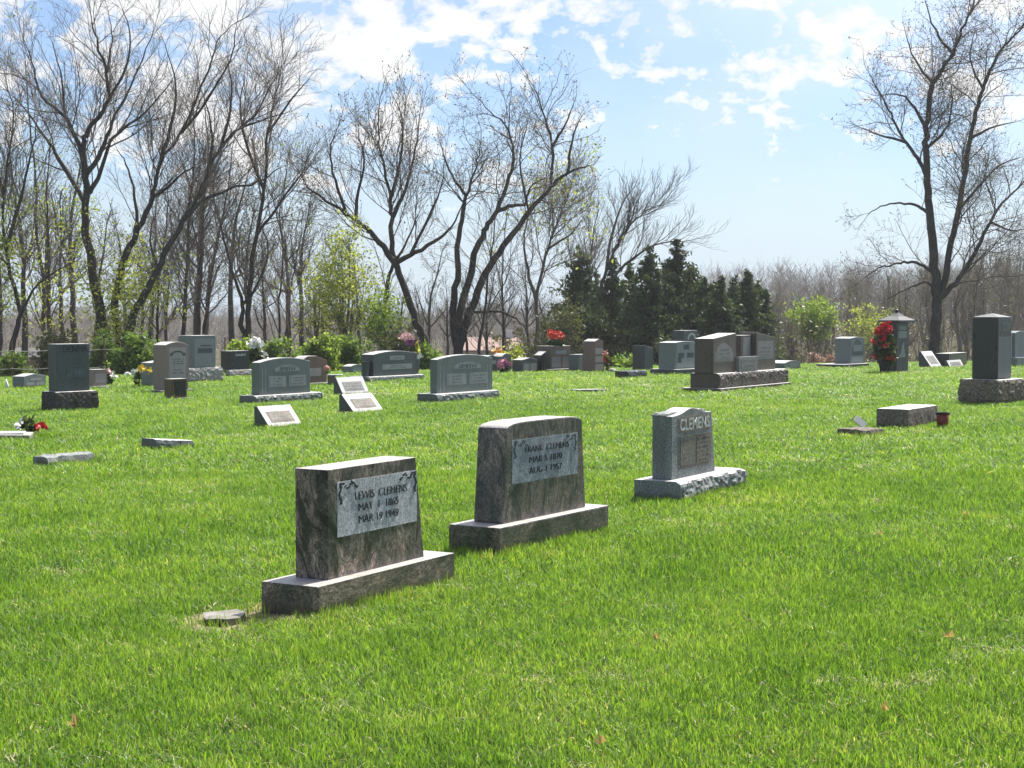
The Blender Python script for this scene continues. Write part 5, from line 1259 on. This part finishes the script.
root = thing('wire_fence', 'rusty wire fence on thin posts behind the far left stones', 'fence', A(30, 44))
b = root.location
def fpt(px, Y, dz): p = A(px, Y); return (p.x - b.x, p.y - b.y, p.z - b.z + dz)
cols = [-40, 12, 52, 104, 165, 225]
for px in cols:
    tb = Tubes(); p = fpt(px, 44.5 + px * .01, 0); tb.add([(p[0], p[1], p[2] - .3), (p[0], p[1], p[2] + .6), (p[0], p[1], p[2] + 1.25)], [.02] * 3, 6); link('post', tb.mesh('post'), 'rust_brown', root)
for dz in (.45, .95):
    tb = Tubes(); pts = []
    for a, c_ in zip(cols, cols[1:]):
        for t in (0, .25, .5, .75): px = a + (c_ - a) * t; pts.append(np.array(fpt(px, 44.45 + px * .01, dz)) - np.array([0, 0, .03 * math.sin(math.pi * t)]))
    tb.add(pts, [.007] * len(pts), 4); link('wire', tb.mesh('wire'), 'grey_metal', root)

# ================================================================== GROUND
def ground_mesh():
    ys = np.concatenate([np.arange(-6, 30, 1.0), np.arange(30, 80, .8), np.arange(80, 200, 4), np.arange(200, 1500, 40)])
    xs = np.concatenate([-np.geomspace(60, 1200, 16)[::-1], np.arange(-58, 58.1, 1.2), np.geomspace(60, 1200, 16)])
    V = []; 
    for y in ys:
        for x in xs: V.append((x, y, ground_z(x, y)))
    nx = len(xs); i = np.arange(len(ys) - 1)[:, None] * nx; j = np.arange(nx - 1)[None, :]
    Fq = np.stack([i + j, i + j + 1, i + nx + j + 1, i + nx + j], -1).reshape(-1, 4)
    return np_mesh('ground', V, Fq, smooth=True)
m, n, l, out = new_mat('ground_soil')
gpos = n.new('ShaderNodeNewGeometry'); sp_ = n.new('ShaderNodeSeparateXYZ'); l.new(gpos.outputs['Position'], sp_.inputs[0])
past = math_node(n, l, 'SUBTRACT', sp_.outputs[1], math_node(n, l, 'MULTIPLY_ADD', sp_.outputs[0], .5, 41.0))
nz1 = tex(n, l, .8, 5, .6, 0, gpos.outputs['Position']); nz2 = tex(n, l, 30, 4, .6, 0, gpos.outputs['Position'])
turf = ramp(n, l, nz2, [(.3, (.022, .035, .010)), (.7, (.07, .085, .025))])
litter = ramp(n, l, nz2, [(.3, (.045, .036, .026)), (.7, (.12, .095, .068))])
green2 = ramp(n, l, nz1, [(.4, (.06, .075, .025)), (.65, (.085, .07, .045))])
edge = ramp(n, l, math_node(n, l, 'MULTIPLY_ADD', math_node(n, l, 'ADD', past, math_node(n, l, 'MULTIPLY', nz1, 6.0)), .1, 0.0), [(.45, (0, 0, 0)), (.75, (1, 1, 1))])
col = mixc(n, l, edge, turf, mixc(n, l, .55, litter, green2))
# bare earth by the broken footstone
bare = None
for (bx, by, rx, ry) in BARE:
    dx = math_node(n, l, 'DIVIDE', math_node(n, l, 'SUBTRACT', sp_.outputs[0], bx), rx * 1.25); dy = math_node(n, l, 'DIVIDE', math_node(n, l, 'SUBTRACT', sp_.outputs[1], by), ry * 1.25)
    q = math_node(n, l, 'SUBTRACT', 1.0, math_node(n, l, 'ADD', math_node(n, l, 'MULTIPLY', dx, dx), math_node(n, l, 'MULTIPLY', dy, dy)), None, True)
    bare = q if bare is None else math_node(n, l, 'MAXIMUM', bare, q)
soil = ramp(n, l, tex(n, l, 55, 6, .7, 0, gpos.outputs['Position']), [(.32, (.07, .05, .035)), (.5, (.22, .175, .12)), (.64, (.38, .32, .23)), (.75, (.50, .44, .34))])
col = mixc(n, l, ramp(n, l, bare, [(.1, (0, 0, 0)), (.4, (1, 1, 1))]), col, soil)
principled(n, l, out, col, .95, .1, nz2, .5, .03)
MATS['ground_soil'] = m
tag(link('ground', ground_mesh(), 'ground_soil'), kind='structure')

# far wooded ridge: a mass of bare crowns nobody could count
rng = np.random.default_rng(5); tb = Tubes()
for k in range(2100):
    y = rng.uniform(130, 415); x = rng.uniform(-.40, .40) * y; z = ground_z(x, y); H = rng.uniform(2.6, 5.0) * (.95 if x < 20 else 1.5) * (y / 230) ** .6
    tb.add([(x, y, z - .5), (x + rng.normal() * .2, y, z + H * .5), (x + rng.normal() * .5, y, z + H)], [.09, .06, .02], 3)
    for q in range(12):
        t = rng.uniform(.15, .9); a = rng.uniform(0, 6.28); L = H * rng.uniform(.25, .5); r = rng.uniform(.4, 1.0)
        p0 = np.array([x, y, z + H * t]); p1 = p0 + np.array([math.cos(a) * L * .5 * r, math.sin(a) * L * .5 * r, L * .35]); p2 = p1 + np.array([math.cos(a) * L * .4 * r, math.sin(a) * L * .4 * r, L * .45])
        tb.add([p0, p1, p2], [.035, .025, .015], 3)
        for s_ in range(3):
            d = rng.normal(size=3) * .5; d[2] = abs(d[2]) + .2; tb.add([p1, p1 + d * L * .45], [.022, .012], 3)
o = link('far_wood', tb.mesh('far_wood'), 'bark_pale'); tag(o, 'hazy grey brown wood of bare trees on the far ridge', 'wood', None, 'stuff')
# brush and saplings under the trees
rng = np.random.default_rng(8); tb = Tubes(); lf = []
for k in range(1900):
    px = rng.uniform(-60, 1090); 
    if 560 < px < 770 and k % 3: continue
    Y = rng.uniform(58, 120); p = A(px, Y); x, y, z = p; H = rng.uniform(.5, 2.0) * (1.5 if px > 760 else 1.0)
    ln = rng.normal(size=2) * .25 * H
    tb.add([(x, y, z - .1), (x + ln[0] * .4, y + ln[1] * .4, z + H * .55), (x + ln[0], y + ln[1], z + H)], [.016, .012, .006], 3)
    for q in range(5):
        t = rng.uniform(.3, .95); a = rng.uniform(0, 6.28); L = H * rng.uniform(.2, .4)
        p0 = np.array([x + ln[0] * t * t, y + ln[1] * t * t, z + H * t]); p1 = p0 + np.array([math.cos(a) * L * .6, math.sin(a) * L * .6, L * .8])
        tb.add([p0, p1], [.009, .005], 3)
        if k % 4 == 0: lf.append(p1)
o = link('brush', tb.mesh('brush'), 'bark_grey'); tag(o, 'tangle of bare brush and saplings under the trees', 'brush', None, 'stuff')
lf = np.repeat(np.array(lf), 5, 0); lf = lf + rng.normal(size=lf.shape) * .12
o = link('undergrowth', leaf_mesh('undergrowth', lf, .08, rng), 'leaf_brush'); tag(o, 'thin olive undergrowth leafing among the brush', 'undergrowth', None, 'stuff')

# ================================================================== AIR
bm = bmesh.new(); box_bm(bm, -520, 520, -16, 430, -9, 24)
hz = from_bm('haze', bm, None); tag(hz, 'thin pale spring haze over the cemetery', 'haze', None, 'stuff')
m, n, l, out = new_mat('haze_air'); pv = n.new('ShaderNodeVolumePrincipled'); pv.inputs['Density'].default_value = .0004; pv.inputs['Color'].default_value = (.90, .93, 1.0, 1); pv.inputs['Anisotropy'].default_value = .35
l.new(pv.outputs[0], out.inputs['Volume']); hz.data.materials.append(m)

# ================================================================== GRASS
def grass_material():
    m, n, l, out = new_mat('grass_blade')
    a = n.new('ShaderNodeAttribute'); a.attribute_name = 'tone'
    g = n.new('ShaderNodeNewGeometry')
    w1 = tex(n, l, .22, 4, .55, .4, g.outputs['Position']); w2 = tex(n, l, 1.6, 4, .6, 0, g.outputs['Position'])
    f = math_node(n, l, 'ADD', a.outputs['Fac'], math_node(n, l, 'ADD', math_node(n, l, 'MULTIPLY_ADD', w1, .65, -.325), math_node(n, l, 'MULTIPLY_ADD', w2, .7, -.35)))
    ps = n.new('ShaderNodeSeparateXYZ'); l.new(g.outputs['Position'], ps.inputs[0])       # soft mower lanes along the rows
    lane = math_node(n, l, 'SUBTRACT', math_node(n, l, 'MULTIPLY', ps.outputs[0], 3.2), math_node(n, l, 'MULTIPLY', ps.outputs[1], 2.0))
    lane = math_node(n, l, 'SINE', math_node(n, l, 'ADD', lane, math_node(n, l, 'MULTIPLY', w2, 2.5)))
    f = math_node(n, l, 'MULTIPLY_ADD', lane, .035, f)
    col = ramp(n, l, f, [(0.05, (.054, .132, .020)), (.34, (.116, .244, .033)), (.60, (.198, .350, .052)), (.84, (.32, .42, .095)), (.93, (.47, .45, .26)), (1.0, (.64, .60, .42))])
    b = n.new('ShaderNodeBsdfPrincipled'); l.new(col, b.inputs['Base Color']); b.inputs['Roughness'].default_value = .45; b.inputs['Specular IOR Level'].default_value = .35
    t = n.new('ShaderNodeBsdfTranslucent'); l.new(mixc(n, l, 1.0, col, (1.35, 1.25, .6), 'MULTIPLY'), t.inputs[0])
    mx = n.new('ShaderNodeMixShader'); mx.inputs[0].default_value = .5
    l.new(b.outputs[0], mx.inputs[1]); l.new(t.outputs[0], mx.inputs[2]); l.new(mx.outputs[0], out.inputs[0])
    MATS['grass_blade'] = m; return m
grass_material()
def tuft(seed, nb=56, R_=.11, dry=.045):
    rng = np.random.default_rng(seed); V, Fq, T = [], [], []; n = 0
    for k in range(nb):
        q = R_ * math.sqrt(rng.random()); a = rng.uniform(0, 6.28); x, y = q * math.cos(a), q * math.sin(a)
        dead = rng.random() < dry
        h = rng.uniform(.026, .068) * (1.15 if rng.random() < .1 else 1); w = rng.uniform(.0014, .0030); la = rng.uniform(0, 6.28); ln = h * rng.uniform(.1, .8)
        if dead: ln = h * rng.uniform(.8, 1.6); h *= .7
        fa = la + rng.uniform(-.9, .9) + 1.57; wx, wy = math.cos(fa) * w, math.sin(fa) * w
        tone = rng.uniform(.95, 1.15) if dead else min(.78, max(.12, rng.normal(.48, .17)))
        for s_, (t, wk) in enumerate(((0, .8), (.5, 1.0), (1, .12))):
            cx, cy, cz = x + math.cos(la) * ln * t * t, y + math.sin(la) * ln * t * t, h * (t - .18 * t * t * (ln / h)) - .005
            V += [(cx - wx * wk, cy - wy * wk, cz), (cx + wx * wk, cy + wy * wk, cz)]; T += [tone, tone]
        Fq += [(n, n + 1, n + 3, n + 2), (n + 2, n + 3, n + 5, n + 4)]; n += 6
    me = np_mesh('grass_tuft', V, Fq, T); me.materials.append(MATS['grass_blade']); return me
tufts = [bpy.data.objects.new('grass_tuft', tuft(s_)) for s_ in (1, 2, 3, 4, 5)] + [bpy.data.objects.new('grass_tuft', tuft(6, 40, .10, .8))]
rng = np.random.default_rng(2)
pts, scl, rot, pick = [], [], [], []
def blocked(x, y):
    for (cx, cy, yw, x0, x1, y0, y1) in AVOID:
        dx, dy = x - cx, y - cy
        if abs(dx) > 4 or abs(dy) > 4: continue
        c, s_ = math.cos(yw), math.sin(yw); u, v = dx * c + dy * s_, -dx * s_ + dy * c
        if x0 - .02 < u < x1 + .02 and y0 - .02 < v < y1 + .02: return True
    for (bx, by, rx, ry) in BARE:
        e = ((x - bx) / rx) ** 2 + ((y - by) / ry) ** 2
        if e < 1 and rng.random() > .10 + .6 * max(0, e - .5): return True
    return False
def sow(ya, yb, step, sxy, sz):
    y = ya
    while y < yb:
        hw = .33 * y + 1.6; x = -hw
        while x < hw:
            X, Yy = x + rng.uniform(-.5, .5) * step, y + rng.uniform(-.5, .5) * step
            if Yy < crest(X) + 9 and not blocked(X, Yy):
                lush = mnoise.noise(Vector((X * .55, Yy * .55, 0))) ; lush2 = mnoise.noise(Vector((X * 2.2, Yy * 2.2, 5)))
                pts.append((X, Yy, ground_z(X, Yy))); k = sxy * rng.uniform(.85, 1.2); scl.append((k, k, sz * (1 + .30 * lush + .28 * lush2) * rng.uniform(.8, 1.25))); rot.append((rng.normal() * .06, rng.normal() * .06, rng.uniform(0, 6.28))); pick.append(5 if rng.random() < (.5 if any(((X - bx) / rx) ** 2 + ((Yy - by) / ry) ** 2 < 1.6 for bx, by, rx, ry in BARE) else .010 if mnoise.noise(Vector((X * 1.3, Yy * 1.3, 9))) < .28 else .16) else int(rng.integers(0, 5)))
            x += step
        y += step
sow(4.2, 9, .075, .9, .78); sow(9, 15, .105, 1.2, .95); sow(15, 28, .17, 1.9, .95); sow(28, 62, .27, 3.0, .95)
# untrimmed and dry grass along the foot of the near stones
for (cx, cy, yw, x0, x1, y0, y1) in AVOID:
    if cy > 24: continue
    per = 2 * (x1 - x0 + y1 - y0)
    for k in range(int(per / .035)):
        s_ = rng.uniform(0, per); W_, D_ = x1 - x0, y1 - y0; o_ = rng.uniform(.01, .07)
        if s_ < W_: u, v = x0 + s_, y0 - o_
        elif s_ < W_ + D_: u, v = x1 + o_, y0 + s_ - W_
        elif s_ < 2 * W_ + D_: u, v = x0 + s_ - W_ - D_, y1 + o_
        else: u, v = x0 - o_, y0 + s_ - 2 * W_ - D_
        c, sn = math.cos(yw), math.sin(yw); X, Yy = cx + u * c - v * sn, cy + u * sn + v * c
        if any(((X - bx) / rx) ** 2 + ((Yy - by) / ry) ** 2 < 1 for bx, by, rx, ry in BARE) and rng.random() < .75: continue
        dryp = .75 if (W_ < s_ < W_ + D_ or s_ > 2 * W_ + D_) else .22
        pts.append((X, Yy, 0)); k2 = rng.uniform(.5, .8); scl.append((k2, k2, rng.uniform(.8, 1.5))); rot.append((rng.normal() * .1, rng.normal() * .1, rng.uniform(0, 6.28))); pick.append(5 if rng.random() < dryp else int(rng.integers(0, 5)))
me = bpy.data.meshes.new('grass'); me.from_pydata(pts, [], [])
for nm, dat, ty in (('scl', scl, 'FLOAT_VECTOR'), ('rot', rot, 'FLOAT_VECTOR')):
    a = me.attributes.new(nm, ty, 'POINT'); a.data.foreach_set('vector', np.asarray(dat, np.float32).ravel())
a = me.attributes.new('pick', 'INT', 'POINT'); a.data.foreach_set('value', np.asarray(pick, np.int32))
go = link('grass', me, 'grass_blade'); tag(go, 'bright green spring lawn of the cemetery', 'grass', None, 'stuff')
ng = bpy.data.node_groups.new('grass', 'GeometryNodeTree')
ng.interface.new_socket('Geometry', in_out='INPUT', socket_type='NodeSocketGeometry'); ng.interface.new_socket('Geometry', in_out='OUTPUT', socket_type='NodeSocketGeometry')
gi, go_ = ng.nodes.new('NodeGroupInput'), ng.nodes.new('NodeGroupOutput')
iop = ng.nodes.new('GeometryNodeInstanceOnPoints'); iop.inputs['Pick Instance'].default_value = True
g2i = ng.nodes.new('GeometryNodeGeometryToInstance')
for t in tufts[::-1]:
    oi = ng.nodes.new('GeometryNodeObjectInfo'); oi.inputs['Object'].default_value = t; oi.inputs['As Instance'].default_value = False
    ng.links.new(oi.outputs['Geometry'], g2i.inputs[0])
ng.links.new(gi.outputs[0], iop.inputs['Points']); ng.links.new(g2i.outputs[0], iop.inputs['Instance'])
for nm, sk, ty in (('pick', 'Instance Index', 'INT'), ('rot', 'Rotation', 'FLOAT_VECTOR'), ('scl', 'Scale', 'FLOAT_VECTOR')):
    at = ng.nodes.new('GeometryNodeInputNamedAttribute'); at.data_type = ty; at.inputs['Name'].default_value = nm
    ng.links.new(at.outputs['Attribute'], iop.inputs[sk])
ng.links.new(iop.outputs[0], go_.inputs[0])
md = go.modifiers.new('scatter', 'NODES'); md.node_group = ng
print('grass tufts', len(pts))

# dead leaves on the lawn
for k, (px, py, s_, lab) in enumerate([(656, 649, .05, 'curled brown leaf in the middle of the near lawn'), (965, 521, .06, 'tan fallen leaf near the right edge of the lawn'), (948, 648, .06, 'dark brown leaf low in the grass at the lower right'),
                                       (601, 758, .05, 'small tan leaf at the bottom edge of the lawn'), (885, 723, .055, 'pale fallen leaf near the bottom right corner'), (75, 738, .07, 'dry tan leaf in the grass at the lower left'), (880, 542, .045, 'brown leaf on the lawn below the low brown block')]):
    P = G(px, py); bm = bmesh.new(); rr = random.Random(k)
    ring = [(math.cos(a) * s_ * .38 * (1 + .3 * rr.random()), math.sin(a) * s_ * .24 * (1 + .3 * rr.random())) for a in [i / 8 * 6.283 for i in range(8)]]
    c = bm.verts.new((0, 0, 0)); vs = [bm.verts.new((x, y, .02 * math.cos(i * 2.1) + .012)) for i, (x, y) in enumerate(ring)]
    for i in range(8): bm.faces.new((c, vs[i], vs[(i + 1) % 8]))
    ex = bmesh.ops.solidify(bm, geom=bm.faces[:], thickness=.002)
    o = from_bm('fallen_leaf', bm, 'leaf_dry', None); o.location = (P.x, P.y, .05); o.rotation_euler = (rr.uniform(-.4, .4), rr.uniform(-.4, .4), rr.uniform(0, 6)); tag(o, lab, 'leaf')
